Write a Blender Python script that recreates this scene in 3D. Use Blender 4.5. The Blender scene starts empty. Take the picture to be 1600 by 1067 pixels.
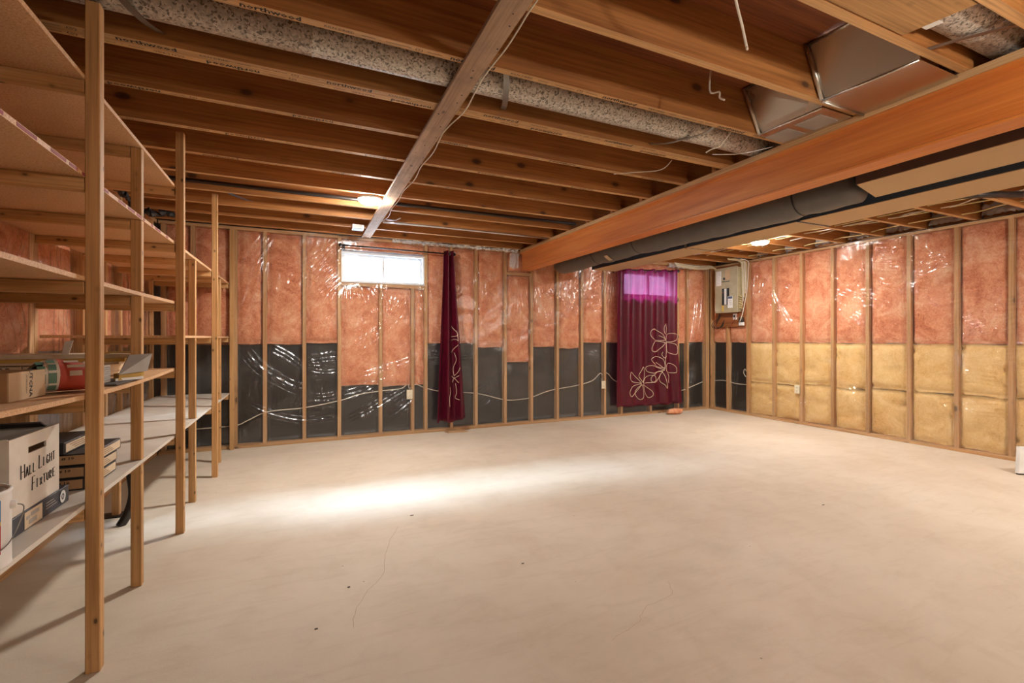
import bpy, bmesh, math, random
import numpy as np
from mathutils import Vector, Matrix
PI = math.pi
R = math.radians
random.seed(7)
SC = bpy.context.scene
COL = SC.collection

# ------------------------------------------------------------ camera, world, exposure
cd = bpy.data.cameras.new('camera')
cam = bpy.data.objects.new('camera', cd)
COL.objects.link(cam)
cam.location = (0, 0, 1.18)
cam.rotation_euler = (R(90), 0, R(-24.3))
cd.sensor_width = 36
cd.lens = 730 / 1600 * 36
cd.shift_y = -5.5 / 1600
cd.clip_start = 0.05
SC.camera = cam
vs = SC.view_settings
vs.view_transform = 'Standard'
vs.look = 'None'
vs.gamma = 1
vs.use_curve_mapping = False
vs.exposure = 0.72

w = bpy.data.worlds.new('world')
SC.world = w
w.use_nodes = True
wb = w.node_tree.nodes['Background']
wb.inputs[0].default_value = (0.86, 0.93, 1.0, 1)
wb.inputs[1].default_value = 7.0


def area(name, loc, target, sx, sy, power, color):
    ld = bpy.data.lights.new(name, 'AREA')
    ld.shape = 'RECTANGLE'
    ld.size = sx
    ld.size_y = sy
    ld.energy = power
    ld.color = color
    o = bpy.data.objects.new(name, ld)
    COL.objects.link(o)
    o.location = loc
    d = Vector(target) - Vector(loc)
    o.rotation_euler = d.to_track_quat('-Z', 'Y').to_euler()
    return o


# daylight falling down the window wells, outside the glass
area('daylight_first_window', (0.98, 6.64, 3.06), (0.85, 4.6, 1.1), 3.6, 0.75, 6600, (0.66, 0.83, 1.0))
area('daylight_second_window', (5.0, 6.6, 2.9), (4.9, 5.4, 1.6), 1.3, 0.7, 380, (0.80, 0.90, 1.0))

LAMP_E = 420.0        # radiance of the LED discs
LAMP_COL = (1.0, 0.95, 0.88)

# ------------------------------------------------------------ colour and material helpers
def lin(h):
    h = h.lstrip('#')
    c = [int(h[i:i + 2], 16) / 255 for i in (0, 2, 4)]
    return tuple(x / 12.92 if x <= 0.04045 else ((x + 0.055) / 1.055) ** 2.4 for x in c) + (1,)


MATS = {}


class NT:
    def __init__(self, name):
        self.m = bpy.data.materials.new(name)
        self.m.use_nodes = True
        self.t = self.m.node_tree
        self.b = self.t.nodes['Principled BSDF']
        self.out = self.t.nodes['Material Output']

    def n(self, typ, **kw):
        x = self.t.nodes.new(typ)
        for k, v in kw.items():
            if k.startswith('i_'):
                key = k[2:]
                key = int(key) if key.isdigit() else key.replace('_', ' ')
                x.inputs[key].default_value = v
            else:
                setattr(x, k, v)
        return x

    def l(self, a, b):
        self.t.links.new(a, b)

    def ramp(self, src, stops):
        r = self.n('ShaderNodeValToRGB')
        e = r.color_ramp.elements
        e[0].position, e[0].color = stops[0]
        e[1].position, e[1].color = stops[-1]
        for p, c in stops[1:-1]:
            q = e.new(p)
            q.color = c
        self.l(src, r.inputs[0])
        return r

    def coords(self, scale=(1, 1, 1), rand=True, kind='Object'):
        tc = self.n('ShaderNodeTexCoord')
        src = tc.outputs[kind]
        if rand:
            oi = self.n('ShaderNodeObjectInfo')
            mu = self.n('ShaderNodeVectorMath', operation='SCALE', i_Scale=41.0)
            cb = self.n('ShaderNodeCombineXYZ')
            for i in range(3):
                self.l(oi.outputs['Random'], cb.inputs[i])
            self.l(cb.outputs[0], mu.inputs[0])
            ad = self.n('ShaderNodeVectorMath', operation='ADD')
            self.l(src, ad.inputs[0])
            self.l(mu.outputs[0], ad.inputs[1])
            src = ad.outputs[0]
        mp = self.n('ShaderNodeMapping')
        mp.inputs['Scale'].default_value = scale
        self.l(src, mp.inputs['Vector'])
        return mp.outputs[0]

    def noise(self, vec, scale, detail=4, rough=0.55, dist=0.0):
        x = self.n('ShaderNodeTexNoise')
        x.inputs['Scale'].default_value = scale
        x.inputs['Detail'].default_value = detail
        x.inputs['Roughness'].default_value = rough
        x.inputs['Distortion'].default_value = dist
        self.l(vec, x.inputs['Vector'])
        return x.outputs['Fac']

    def mix(self, fac, a, b, blend='MIX'):
        x = self.n('ShaderNodeMix', data_type='RGBA', blend_type=blend)
        for s, v in ((x.inputs[0], fac), (x.inputs[6], a), (x.inputs[7], b)):
            if hasattr(v, 'node'):
                self.l(v, s)
            else:
                s.default_value = v
        return x.outputs[2]

    def bump(self, h, strength=0.3, dist=0.01):
        x = self.n('ShaderNodeBump')
        x.inputs['Strength'].default_value = strength
        x.inputs['Distance'].default_value = dist
        self.l(h, x.inputs['Height'])
        self.l(x.outputs[0], self.b.inputs['Normal'])
        return x

    def setb(self, **kw):
        for k, v in kw.items():
            s = self.b.inputs[k.replace('_', ' ')]
            if hasattr(v, 'node'):
                self.l(v, s)
            else:
                s.default_value = v


def plain(name, hexc, rough=0.6, metal=0.0, **kw):
    if name in MATS:
        return MATS[name]
    t = NT(name)
    v = t.coords((1, 1, 1))
    f = t.noise(v, 9, 3)
    c = lin(hexc)
    d = tuple(x * 0.86 for x in c[:3]) + (1,)
    t.setb(Base_Color=t.ramp(f, [(0.35, d), (0.65, c)]).outputs[0], Roughness=rough, Metallic=metal, **kw)
    MATS[name] = t.m
    return t.m


def wood(name, light, dark, axis, knots=True, rough=0.62, knot_scale=3.0, grain=1.0, stain=None):
    if name in MATS:
        return MATS[name]
    t = NT(name)
    s = [16.0, 16.0, 16.0]
    s['xyz'.index(axis)] = 0.9
    v = t.coords(tuple(s))
    f = t.noise(v, 1.0, 6, 0.6, 0.4)
    fine = [90.0, 90.0, 90.0]
    fine['xyz'.index(axis)] = 2.2
    g = t.noise(t.coords(tuple(fine)), 1.0, 3, 0.6)
    c0 = t.ramp(f, [(0.30, lin(dark)), (0.70, lin(light))]).outputs[0]
    dk = tuple(x * (1 - 0.30 * grain) for x in (1, 0.97, 0.93)) + (1,)
    c1 = t.mix(1.0, c0, t.ramp(g, [(0.35, dk), (0.6, (1, 1, 1, 1))]).outputs[0], 'MULTIPLY')
    oi = t.n('ShaderNodeObjectInfo')
    c1 = t.mix(1.0, c1, t.ramp(oi.outputs['Random'], [(0.0, (0.84, 0.82, 0.78, 1)), (1.0, (1.06, 1.05, 1.04, 1))]).outputs[0], 'MULTIPLY')
    if knots:
        ks = [knot_scale * 2.2] * 3
        ks['xyz'.index(axis)] = knot_scale * 1.25
        vo = t.n('ShaderNodeTexVoronoi')
        vo.inputs['Scale'].default_value = 1.0
        t.l(t.coords(tuple(ks)), vo.inputs['Vector'])
        kr = t.ramp(vo.outputs['Distance'], [(0.0, (1, 1, 1, 1)), (0.085, (0.85, 0.85, 0.85, 1)), (0.12, (0.25, 0.25, 0.25, 1)), (0.20, (0, 0, 0, 1))])
        c1 = t.mix(kr.outputs[0], c1, tuple(x * 0.16 for x in lin(dark)[:3]) + (1,))
    if stain:
        sf = t.noise(t.coords((3, 3, 3)), 1.6, 5, 0.65)
        c1 = t.mix(t.ramp(sf, [(0.45, (0, 0, 0, 1)), (0.72, (0.75, 0.75, 0.75, 1))]).outputs[0], c1, lin(stain))
    t.setb(Base_Color=c1, Roughness=rough)
    t.bump(g, 0.15, 0.002)
    MATS[name] = t.m
    return t.m


def board_mat():
    t = NT('particle_board')
    f = t.noise(t.coords((1, 1, 1)), 160, 3, 0.7)
    f2 = t.noise(t.coords((1, 1, 1)), 3, 3)
    c = t.ramp(f, [(0.32, lin('#b98c64')), (0.5, lin('#d6ab80')), (0.72, lin('#e6c39c'))]).outputs[0]
    c = t.mix(1.0, c, t.ramp(f2, [(0.3, (0.86, 0.84, 0.8, 1)), (0.7, (1.05, 1.03, 1.0, 1))]).outputs[0], 'MULTIPLY')
    t.setb(Base_Color=c, Roughness=0.6)
    t.bump(f, 0.15, 0.001)
    return t.m


def melamine_mat():
    t = NT('pale_shelf_board')
    f2 = t.noise(t.coords((1, 1, 1)), 5, 4)
    t.setb(Base_Color=t.ramp(f2, [(0.3, lin('#c9beb0')), (0.7, lin('#dcd4c8'))]).outputs[0], Roughness=0.4)
    return t.m


def floor_mat():
    t = NT('painted_concrete')
    v = t.coords((1, 1, 1), rand=False)
    a = t.noise(v, 0.9, 5, 0.6, 0.3)
    b = t.noise(v, 4.5, 6, 0.65, 0.5)
    s = t.noise(v, 120, 2, 0.6)
    c = t.ramp(a, [(0.28, lin('#c9b9a4')), (0.5, lin('#d4c6b3')), (0.75, lin('#ddd1c0'))]).outputs[0]
    c = t.mix(1.0, c, t.ramp(b, [(0.30, (0.93, 0.91, 0.88, 1)), (0.5, (1, 1, 1, 1)), (0.75, (1.03, 1.03, 1.02, 1))]).outputs[0], 'MULTIPLY')
    # swept trowel streaks
    st = t.noise(t.coords((1.2, 6, 1), rand=False), 2.2, 5, 0.7, 0.8)
    c = t.mix(1.0, c, t.ramp(st, [(0.34, (0.95, 0.935, 0.92, 1)), (0.5, (1, 1, 1, 1))]).outputs[0], 'MULTIPLY')
    # tiny chips in the paint
    vo = t.n('ShaderNodeTexVoronoi')
    vo.inputs['Scale'].default_value = 5.5
    t.l(v, vo.inputs['Vector'])
    c = t.mix(t.ramp(vo.outputs['Distance'], [(0.0, (0.8, 0.8, 0.8, 1)), (0.018, (0.6, 0.6, 0.6, 1)), (0.028, (0, 0, 0, 1))]).outputs[0], c, lin('#6d5c4b'))
    t.setb(Base_Color=c, Roughness=t.ramp(b, [(0.3, (0.55, 0.55, 0.55, 1)), (0.7, (0.70, 0.70, 0.70, 1))]).outputs[0])
    ad = t.n('ShaderNodeMath', operation='ADD')
    t.l(b, ad.inputs[0])
    t.l(s, ad.inputs[1])
    t.b.inputs['Specular IOR Level'].default_value = 0.3
    t.bump(ad.outputs[0], 0.12, 0.004)
    return t.m


def batt_mat(name, stops, fib):
    t = NT(name)
    v = t.coords((1, 1, 1))
    a = t.noise(v, 5, 5, 0.65, 0.8)
    b = t.noise(v, 20, 7, 0.78, 3.0)
    ad = t.n('ShaderNodeMath', operation='MULTIPLY_ADD', i_1=0.5)
    t.l(b, ad.inputs[0])
    mu = t.n('ShaderNodeMath', operation='MULTIPLY', i_1=0.5)
    t.l(a, mu.inputs[0])
    t.l(mu.outputs[0], ad.inputs[2])
    c = t.ramp(ad.outputs[0], stops).outputs[0]
    t.setb(Base_Color=c, Roughness=0.95)
    t.b.inputs['Specular IOR Level'].default_value = 0.1
    t.bump(b, fib, 0.02)
    return t.m


def film_mat(name, rough=0.20, base=0.0, tint=(0.97, 0.96, 0.955, 1), haze=0.012, bump=0.10):
    """clear polyethylene film: see-through with a Fresnel gloss"""
    t = NT(name)
    t.t.nodes.remove(t.b)
    v = t.coords((1, 1, 1), rand=False)
    h = t.noise(v, 22, 4, 0.6, 0.6)
    h2 = t.noise(v, 75, 3, 0.6, 0.4)
    ad = t.n('ShaderNodeMath', operation='MULTIPLY_ADD', i_1=0.35)
    t.l(h2, ad.inputs[0])
    t.l(h, ad.inputs[2])
    bp = t.n('ShaderNodeBump')
    bp.inputs['Strength'].default_value = bump
    bp.inputs['Distance'].default_value = 0.012
    t.l(ad.outputs[0], bp.inputs['Height'])
    tr = t.n('ShaderNodeBsdfTransparent')
    tr.inputs[0].default_value = tint
    gl = t.n('ShaderNodeBsdfGlossy')
    gl.inputs['Roughness'].default_value = rough
    t.l(bp.outputs[0], gl.inputs['Normal'])
    df = t.n('ShaderNodeBsdfDiffuse')
    df.inputs[0].default_value = (0.9, 0.9, 0.9, 1)
    # the same reflectance from either face (a thin sheet has no inside)
    ge = t.n('ShaderNodeNewGeometry')
    dt = t.n('ShaderNodeVectorMath', operation='DOT_PRODUCT')
    t.l(ge.outputs['Incoming'], dt.inputs[0])
    t.l(bp.outputs[0], dt.inputs[1])
    ab = t.n('ShaderNodeMath', operation='ABSOLUTE')
    t.l(dt.outputs['Value'], ab.inputs[0])
    om = t.n('ShaderNodeMath', operation='SUBTRACT', i_0=1.0)
    om.use_clamp = True
    t.l(ab.outputs[0], om.inputs[1])
    pw = t.n('ShaderNodeMath', operation='POWER', i_1=5.0)
    t.l(om.outputs[0], pw.inputs[0])
    mx = t.n('ShaderNodeMath', operation='MULTIPLY_ADD', i_1=0.85, i_2=0.075 + base)
    mx.use_clamp = True
    t.l(pw.outputs[0], mx.inputs[0])
    m1 = t.n('ShaderNodeMixShader', i_0=haze)
    t.l(tr.outputs[0], m1.inputs[1])
    t.l(df.outputs[0], m1.inputs[2])
    m2 = t.n('ShaderNodeMixShader')
    t.l(mx.outputs[0], m2.inputs[0])
    t.l(m1.outputs[0], m2.inputs[1])
    t.l(gl.outputs[0], m2.inputs[2])
    t.l(m2.outputs[0], t.out.inputs[0])
    return t.m


def emit(name, col, e):
    t = NT(name)
    t.setb(Base_Color=(0.9, 0.9, 0.9, 1), Emission_Color=col + (1,), Emission_Strength=e)
    return t.m


def spangle_mat():
    t = NT('spangled_galvanised_steel')
    v = t.coords((1, 1, 1), rand=False)
    vo = t.n('ShaderNodeTexVoronoi')
    vo.inputs['Scale'].default_value = 135
    nz = t.n('ShaderNodeTexNoise')
    nz.inputs['Scale'].default_value = 40
    t.l(v, nz.inputs['Vector'])
    va = t.n('ShaderNodeVectorMath', operation='MULTIPLY_ADD')
    va.inputs[1].default_value = (0.022, 0.022, 0.022)
    t.l(nz.outputs['Color'], va.inputs[0])
    t.l(v, va.inputs[2])
    t.l(va.outputs[0], vo.inputs['Vector'])
    sp = t.n('ShaderNodeSeparateColor')
    t.l(vo.outputs['Color'], sp.inputs[0])
    c = t.ramp(sp.outputs[0], [(0.0, lin('#6b645c')), (0.16, lin('#7a7269')), (0.24, lin('#a9a095')), (0.6, lin('#bdb4a8')), (1.0, lin('#d2cabf'))]).outputs[0]
    t.setb(Base_Color=c, Metallic=0.45, Roughness=0.42)
    return t.m


def metal_mat(name, hexc, rough=0.3, metal=1.0):
    t = NT(name)
    f = t.noise(t.coords((1, 1, 1)), 3, 1, 0.5, 0.0)
    c = lin(hexc)
    t.setb(Base_Color=t.ramp(f, [(0.3, tuple(x * .93 for x in c[:3]) + (1,)), (0.7, c)]).outputs[0], Metallic=metal,
           Roughness=t.ramp(f, [(0.3, (rough * 0.9,) * 3 + (1,)), (0.7, (rough * 1.15,) * 3 + (1,))]).outputs[0])
    t.bump(f, 0.02, 0.01)
    return t.m


def cloth_mat():
    t = NT('maroon_satin')
    v = t.coords((1, 1, 1), rand=False)
    f = t.noise(v, 14, 4, 0.6, 0.6)
    wv = t.noise(t.coords((60, 60, 900), rand=False), 1.0, 2)
    t.setb(Base_Color=t.ramp(f, [(0.3, lin('#480819')), (0.7, lin('#660d24'))]).outputs[0], Roughness=0.42)
    t.b.inputs['Sheen Weight'].default_value = 0.12
    t.b.inputs['Sheen Tint'].default_value = lin('#c2476e')
    t.bump(f, 0.25, 0.01)
    tl = t.n('ShaderNodeBsdfTranslucent')
    tl.inputs[0].default_value = lin('#d03a90')
    m1 = t.n('ShaderNodeMixShader', i_0=0.22)
    t.l(t.b.outputs[0], m1.inputs[1])
    t.l(tl.outputs[0], m1.inputs[2])
    tr = t.n('ShaderNodeBsdfTransparent')
    tr.inputs[0].default_value = (1.0, 0.74, 1.0, 1)
    m2 = t.n('ShaderNodeMixShader', i_0=0.19)
    t.l(m1.outputs[0], m2.inputs[1])
    t.l(tr.outputs[0], m2.inputs[2])
    t.l(m2.outputs[0], t.out.inputs[0])
    return t.m


def beam_mat():
    t = NT('orange_primed_steel')
    f = t.noise(t.coords((6, 0.8, 14), rand=False), 1.0, 6, 0.6, 0.6)
    g = t.noise(t.coords((60, 2.0, 70), rand=False), 1.0, 3, 0.6)
    c = t.ramp(f, [(0.28, lin('#b8632a')), (0.5, lin('#d07a36')), (0.75, lin('#e09248'))]).outputs[0]
    c = t.mix(1.0, c, t.ramp(g, [(0.3, (0.88, 0.85, 0.82, 1)), (0.6, (1, 1, 1, 1))]).outputs[0], 'MULTIPLY')
    t.setb(Base_Color=c, Roughness=0.42)
    return t.m


M = {}
for ax in 'xyz':
    M['stud_' + ax] = wood('spruce_' + ax, '#d9b384', '#c2905c', ax, knot_scale=2.6)
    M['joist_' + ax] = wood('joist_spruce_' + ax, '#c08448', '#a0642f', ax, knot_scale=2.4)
    M['shelf_' + ax] = wood('shelf_pine_' + ax, '#dcb07a', '#c08d55', ax, knot_scale=8.0)
M['joist_edge'] = wood('joist_edge_grain', '#dfb27c', '#cb9a63', 'x', knots=False)  # brighter copy of the joist wood; floor bounce painted into its colour
M['batten'] = wood('weathered_strapping', '#c9a98c', '#a8866b', 'y', knot_scale=4.5, stain='#7d6656')
M['plywood'] = wood('plywood_sheet', '#9c5a2c', '#7d421d', 'x', knots=False, grain=1.2)
M['panel_ply'] = wood('backing_plywood', '#a86a3c', '#8a4f28', 'y', knots=False)
M['osb'] = wood('tan_sheathing', '#c79a63', '#ad8050', 'x', knot_scale=5)
M['board'] = board_mat()
M['melamine'] = melamine_mat()
M['floor'] = floor_mat()
M['pink'] = batt_mat('pink_fibreglass', [(0.32, lin('#a4543a')), (0.43, lin('#d6855f')), (0.52, lin('#ebA47d')), (0.66, lin('#fad0aa'))], 0.75)
M['yellow'] = batt_mat('yellow_fibreglass', [(0.30, lin('#c39352')), (0.45, lin('#e5bd7c')), (0.6, lin('#f2d398'))], 0.45)
M['film'] = film_mat('clear_vapour_film')
M['glass'] = film_mat('window_glass', 0.02, 0.0, (0.95, 0.97, 0.98, 1), 0.0, 0.0)
M['crumple'] = film_mat('crumpled_film', 0.16, 0.12, (0.9, 0.88, 0.85, 1), 0.6, 0.6)
M['membrane'] = plain('black_damp_proofing', '#141311', 0.5)
M['concrete'] = plain('grey_foundation_concrete', '#9a9a9c', 0.85)
M['drywall'] = plain('cream_drywall', '#d8c9b2', 0.8)
M['white_vinyl'] = plain('white_vinyl', '#e2e6ea', 0.35)
M['spangle'] = spangle_mat()
M['galv'] = metal_mat('galvanised_sheet', '#cfcac2', 0.28)
M['strap'] = metal_mat('hanger_strap_steel', '#8f8b86', 0.4)
M['steel_blue'] = metal_mat('bluish_steel', '#6f8298', 0.45)
M['conduit'] = metal_mat('bare_conduit', '#d6d8da', 0.3)
M['wrap'] = plain('charcoal_duct_wrap', '#625c56', 0.5)
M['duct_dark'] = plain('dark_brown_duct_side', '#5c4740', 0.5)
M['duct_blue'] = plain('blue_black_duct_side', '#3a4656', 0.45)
M['duct_tan'] = metal_mat('galvanised_tan_reflection', '#c0a078', 0.55, 0.25)  # tan reflection put into the colour of the galvanised metal
M['beam'] = beam_mat()
M['cloth'] = cloth_mat()
M['thread'] = plain('cream_embroidery_thread', '#e6c9b4', 0.6)
M['chrome'] = plain('nickel_grommet', '#b9b5b2', 0.25, 1.0)
M['black'] = plain('black_satin_paint', '#17161a', 0.35)
M['black_plastic'] = plain('black_plastic', '#1d1b1b', 0.45)
M['cable'] = plain('cream_cable_sheath', '#e4dccb', 0.5)
M['cable_y'] = plain('yellowed_cable_sheath', '#d8c48e', 0.5)
M['ivory'] = plain('ivory_plastic', '#e6dcc0', 0.4)
M['panel_steel'] = plain('beige_enamelled_steel', '#b0a383', 0.45)
M['card_white'] = plain('white_card', '#e0d6c8', 0.7)
M['card_brown'] = plain('brown_corrugated_card', '#b08a62', 0.8)
M['card_tan'] = plain('tan_corrugated_card', '#c9ab86', 0.75)
M['card_cream'] = plain('cream_card_label', '#dcc7a8', 0.7)
M['card_dark'] = plain('dark_box_print', '#2a2524', 0.6)
M['card_navy'] = plain('navy_glossy_card', '#272a36', 0.4)
M['ink'] = plain('black_ink', '#191614', 0.7)
M['grey_in'] = plain('grey_card_inside', '#5d5651', 0.8)
M['white'] = plain('white_print', '#eceae6', 0.5)
M['blue'] = plain('blue_print', '#1f86bd', 0.45)
M['red'] = plain('red_print', '#c1272b', 0.45)
M['yel'] = plain('yellow_print', '#d9b440', 0.5)
M['bag_red'] = plain('red_paper_bag', '#bf4d38', 0.6)
M['bag_white'] = plain('white_paper_bag', '#e4dccd', 0.65)
M['green'] = plain('green_print', '#5f8573', 0.6)
M['tile'] = plain('grey_ceramic_tile', '#a8a29a', 0.5)
M['plank_cream'] = plain('cream_trim_board', '#d9cbb2', 0.6)
M['plank_yellow'] = plain('yellow_trim_board', '#cda857', 0.6)
M['brown_rim'] = plain('brown_rim', '#5b3c2c', 0.5)
M['crack'] = plain('floor_crack', '#b8a188', 0.9)
M['abs'] = plain('black_drain_pipe', '#2b2522', 0.35)
M['rust_wire'] = plain('red_wire', '#a8462d', 0.5)
M['lamp'] = emit('led_diffuser', LAMP_COL, LAMP_E)
M['bulb'] = emit('bulb_glass', (1.0, 0.92, 0.82), 215.0)

# ------------------------------------------------------------ mesh helpers
WL = {}


class MB:
    def __init__(self):
        self.v = []
        self.f = []
        self.mi = []

    def quad(self, pts, m=0):
        i = len(self.v)
        self.v += [tuple(p) for p in pts]
        self.f.append(tuple(range(i, i + len(pts))))
        self.mi.append(m)
        return self

    def box(self, x0, x1, y0, y1, z0, z1, m=0):
        i = len(self.v)
        self.v += [(x0, y0, z0), (x1, y0, z0), (x1, y1, z0), (x0, y1, z0), (x0, y0, z1), (x1, y0, z1), (x1, y1, z1), (x0, y1, z1)]
        for q in ((0, 3, 2, 1), (4, 5, 6, 7), (0, 1, 5, 4), (1, 2, 6, 5), (2, 3, 7, 6), (3, 0, 4, 7)):
            self.f.append(tuple(i + k for k in q))
            self.mi.append(m)
        return self

    def hexa(self, p, m=0):
        """8 corners, bottom ring then top ring"""
        i = len(self.v)
        self.v += [tuple(q) for q in p]
        for q in ((0, 3, 2, 1), (4, 5, 6, 7), (0, 1, 5, 4), (1, 2, 6, 5), (2, 3, 7, 6), (3, 0, 4, 7)):
            self.f.append(tuple(i + k for k in q))
            self.mi.append(m)
        return self

    def tube(self, path, r, n=6, m=0, caps=True, flat=None):
        path = [Vector(p) for p in path]
        rs = r if isinstance(r, (list, tuple)) else [r] * len(path)
        up = Vector((0, 0, 1))
        rings = []
        prev = None
        for k, p in enumerate(path):
            a = path[max(k - 1, 0)]
            b = path[min(k + 1, len(path) - 1)]
            t = (b - a)
            if t.length < 1e-9:
                t = Vector((0, 0, 1))
            t.normalize()
            ref = prev if prev is not None else (Vector((1, 0, 0)) if abs(t.z) > 0.9 else up)
            nx = ref - t * ref.dot(t)
            if nx.length < 1e-6:
                nx = Vector((0, 1, 0)) - t * t.y
            nx.normalize()
            prev = nx
            ny = t.cross(nx)
            i = len(self.v)
            for q in range(n):
                an = 2 * PI * q / n
                self.v.append(tuple(p + nx * (math.cos(an) * rs[k]) + ny * (math.sin(an) * rs[k])))
            rings.append(i)
        for k in range(len(rings) - 1):
            a, b = rings[k], rings[k + 1]
            for q in range(n):
                self.f.append((a + q, a + (q + 1) % n, b + (q + 1) % n, b + q))
                self.mi.append(m)
        if caps:
            self.f.append(tuple(rings[0] + q for q in reversed(range(n))))
            self.f.append(tuple(rings[-1] + q for q in range(n)))
            self.mi += [m, m]
        return self

    def lathe(self, prof, c=(0, 0, 0), n=24, m=0, axis='z'):
        rings = []
        for r, h in prof:
            i = len(self.v)
            for q in range(n):
                an = 2 * PI * q / n
                a, b = r * math.cos(an), r * math.sin(an)
                p = {'z': (a, b, h), 'x': (h, a, b), 'y': (a, h, b)}[axis]
                self.v.append((c[0] + p[0], c[1] + p[1], c[2] + p[2]))
            rings.append(i)
        for k in range(len(rings) - 1):
            a, b = rings[k], rings[k + 1]
            for q in range(n):
                self.f.append((a + q, a + (q + 1) % n, b + (q + 1) % n, b + q))
                self.mi.append(m)
        return self

    def build(self, name, mat, parent=None, origin=None, smooth=False, bevel=0.0, local=False, kind=None, label=None):
        mats = mat if isinstance(mat, (list, tuple)) else [mat]
        V = np.array(self.v, float)
        if origin is None:
            if local:
                origin = (0, 0, 0)
            else:
                lo, hi = V.min(0), V.max(0)
                origin = (lo + hi) / 2
        origin = Vector([float(q) for q in origin])
        me = bpy.data.meshes.new(name)
        me.from_pydata([tuple(Vector(v) - origin) for v in self.v], [], self.f)
        for mm in mats:
            me.materials.append(mm)
        if len(mats) > 1:
            me.polygons.foreach_set('material_index', self.mi)
        bm = bmesh.new()
        bm.from_mesh(me)
        if bevel:
            es = [e for e in bm.edges if len(e.link_faces) == 2 and e.calc_face_angle(0) > 0.6]
            bmesh.ops.bevel(bm, geom=es, offset=bevel, segments=1, affect='EDGES', profile=0.5)
        bmesh.ops.recalc_face_normals(bm, faces=bm.faces)
        bm.to_mesh(me)
        bm.free()
        if smooth:
            me.polygons.foreach_set('use_smooth', [True] * len(me.polygons))
        me.update()
        return put(name, me, parent, origin, local, kind, label)


def put(name, me, parent=None, origin=(0, 0, 0), local=False, kind=None, label=None):
    o = bpy.data.objects.new(name, me)
    COL.objects.link(o)
    origin = Vector(origin)
    if parent is not None:
        o.parent = parent
        if local:
            o.location = origin
            WL[o] = WL[parent] + origin
        else:
            o.location = origin - WL[parent]
            WL[o] = origin
    else:
        o.location = origin
        WL[o] = origin
    if kind:
        o['kind'] = kind
    if label:
        o['label'] = label
    return o


def tag(o, label, cat, group=None, kind=None):
    o['label'] = label
    o['category'] = cat
    if group:
        o['group'] = group
    if kind:
        o['kind'] = kind
    return o


def thing(name, loc, label, cat, group=None, rotz=0.0, kind=None):
    o = bpy.data.objects.new(name, None)
    COL.objects.link(o)
    o.location = loc
    o.rotation_euler = (0, 0, rotz)
    o.empty_display_size = 0.1
    WL[o] = Vector(loc)
    return tag(o, label, cat, group, kind)


def copy_tree(o, loc, label=None):
    c = o.copy()
    COL.objects.link(c)
    c.location = loc
    WL[c] = Vector(loc)
    if label:
        c['label'] = label
    for ch in o.children:
        d = ch.copy()
        COL.objects.link(d)
        d.parent = c
        for g in ch.children:
            e = g.copy()
            COL.objects.link(e)
            e.parent = d
    return c


def catmull(pts, n=6, closed=False):
    P = [Vector(p) for p in pts]
    out = []
    L = len(P)
    rng = range(L if closed else L - 1)
    for i in rng:
        if closed:
            a, b, c, d = P[(i - 1) % L], P[i], P[(i + 1) % L], P[(i + 2) % L]
        else:
            a, b, c, d = P[max(i - 1, 0)], P[i], P[i + 1], P[min(i + 2, L - 1)]
        for k in range(n):
            t = k / n
            out.append(0.5 * ((2 * b) + (c - a) * t + (2 * a - 5 * b + 4 * c - d) * t * t + (3 * b - 3 * c + d - a) * t ** 3))
    if not closed:
        out.append(P[-1])
    return out


_txt = {}


def text_polys(s, size, bold=False):
    """flat letter outlines of the built-in font as (verts, faces), centred"""
    key = (s, size)
    if key in _txt:
        return _txt[key]
    cu = bpy.data.curves.new('lettering_source', 'FONT')
    cu.body = s
    cu.size = size
    cu.resolution_u = 1
    cu.align_x = 'CENTER'
    cu.align_y = 'CENTER'
    if bold:
        cu.offset = size * 0.025
    o = bpy.data.objects.new('lettering_source', cu)
    COL.objects.link(o)
    dg = bpy.context.evaluated_depsgraph_get()
    me = bpy.data.meshes.new_from_object(o.evaluated_get(dg))
    vs_ = [tuple(v.co) for v in me.vertices]
    fs_ = [tuple(p.vertices) for p in me.polygons]
    bpy.data.objects.remove(o)
    bpy.data.curves.remove(cu)
    bpy.data.meshes.remove(me)
    _txt[key] = (vs_, fs_)
    return _txt[key]


def add_text(mb, s, size, origin, right, up, sx=1.0, m=0, bold=False):
    vs_, fs_ = text_polys(s, size, bold)
    o, r, u = Vector(origin), Vector(right).normalized(), Vector(up).normalized()
    i = len(mb.v)
    for v in vs_:
        mb.v.append(tuple(o + r * (v[0] * sx) + u * v[1]))
    for f in fs_:
        mb.f.append(tuple(i + k for k in f))
        mb.mi.append(m)


def build_flat(mb, name, mat, parent, local=False, label=None):
    """lettering: keeps its faces as they are"""
    mats = mat if isinstance(mat, (list, tuple)) else [mat]
    me = bpy.data.meshes.new(name)
    V = np.array(mb.v)
    c = Vector((0, 0, 0)) if local else Vector((V.min(0) + V.max(0)) / 2)
    me.from_pydata([tuple(Vector(v) - c) for v in mb.v], [], mb.f)
    for q in mats:
        me.materials.append(q)
    if len(mats) > 1:
        me.polygons.foreach_set('material_index', mb.mi)
    return put(name, me, parent, c, local, None, label)


def wave(u, v, seed, octs=4, base=3.0, gain=0.55):
    rg = np.random.RandomState(seed)
    out = np.zeros_like(u)
    a = 1.0
    f = base
    tot = 0
    for _ in range(octs):
        for _k in range(3):
            th = rg.uniform(0, 2 * PI)
            fr = f * rg.uniform(0.7, 1.4)
            out += a / 3 * np.sin(2 * PI * fr * (u * math.cos(th) + v * math.sin(th)) + rg.uniform(0, 6.28) + 1.2 * np.sin(2 * PI * fr * 0.4 * (u * math.sin(th) - v * math.cos(th)) + rg.uniform(0, 6)))
        tot += a
        a *= gain
        f *= 2.1
    return out / tot


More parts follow.
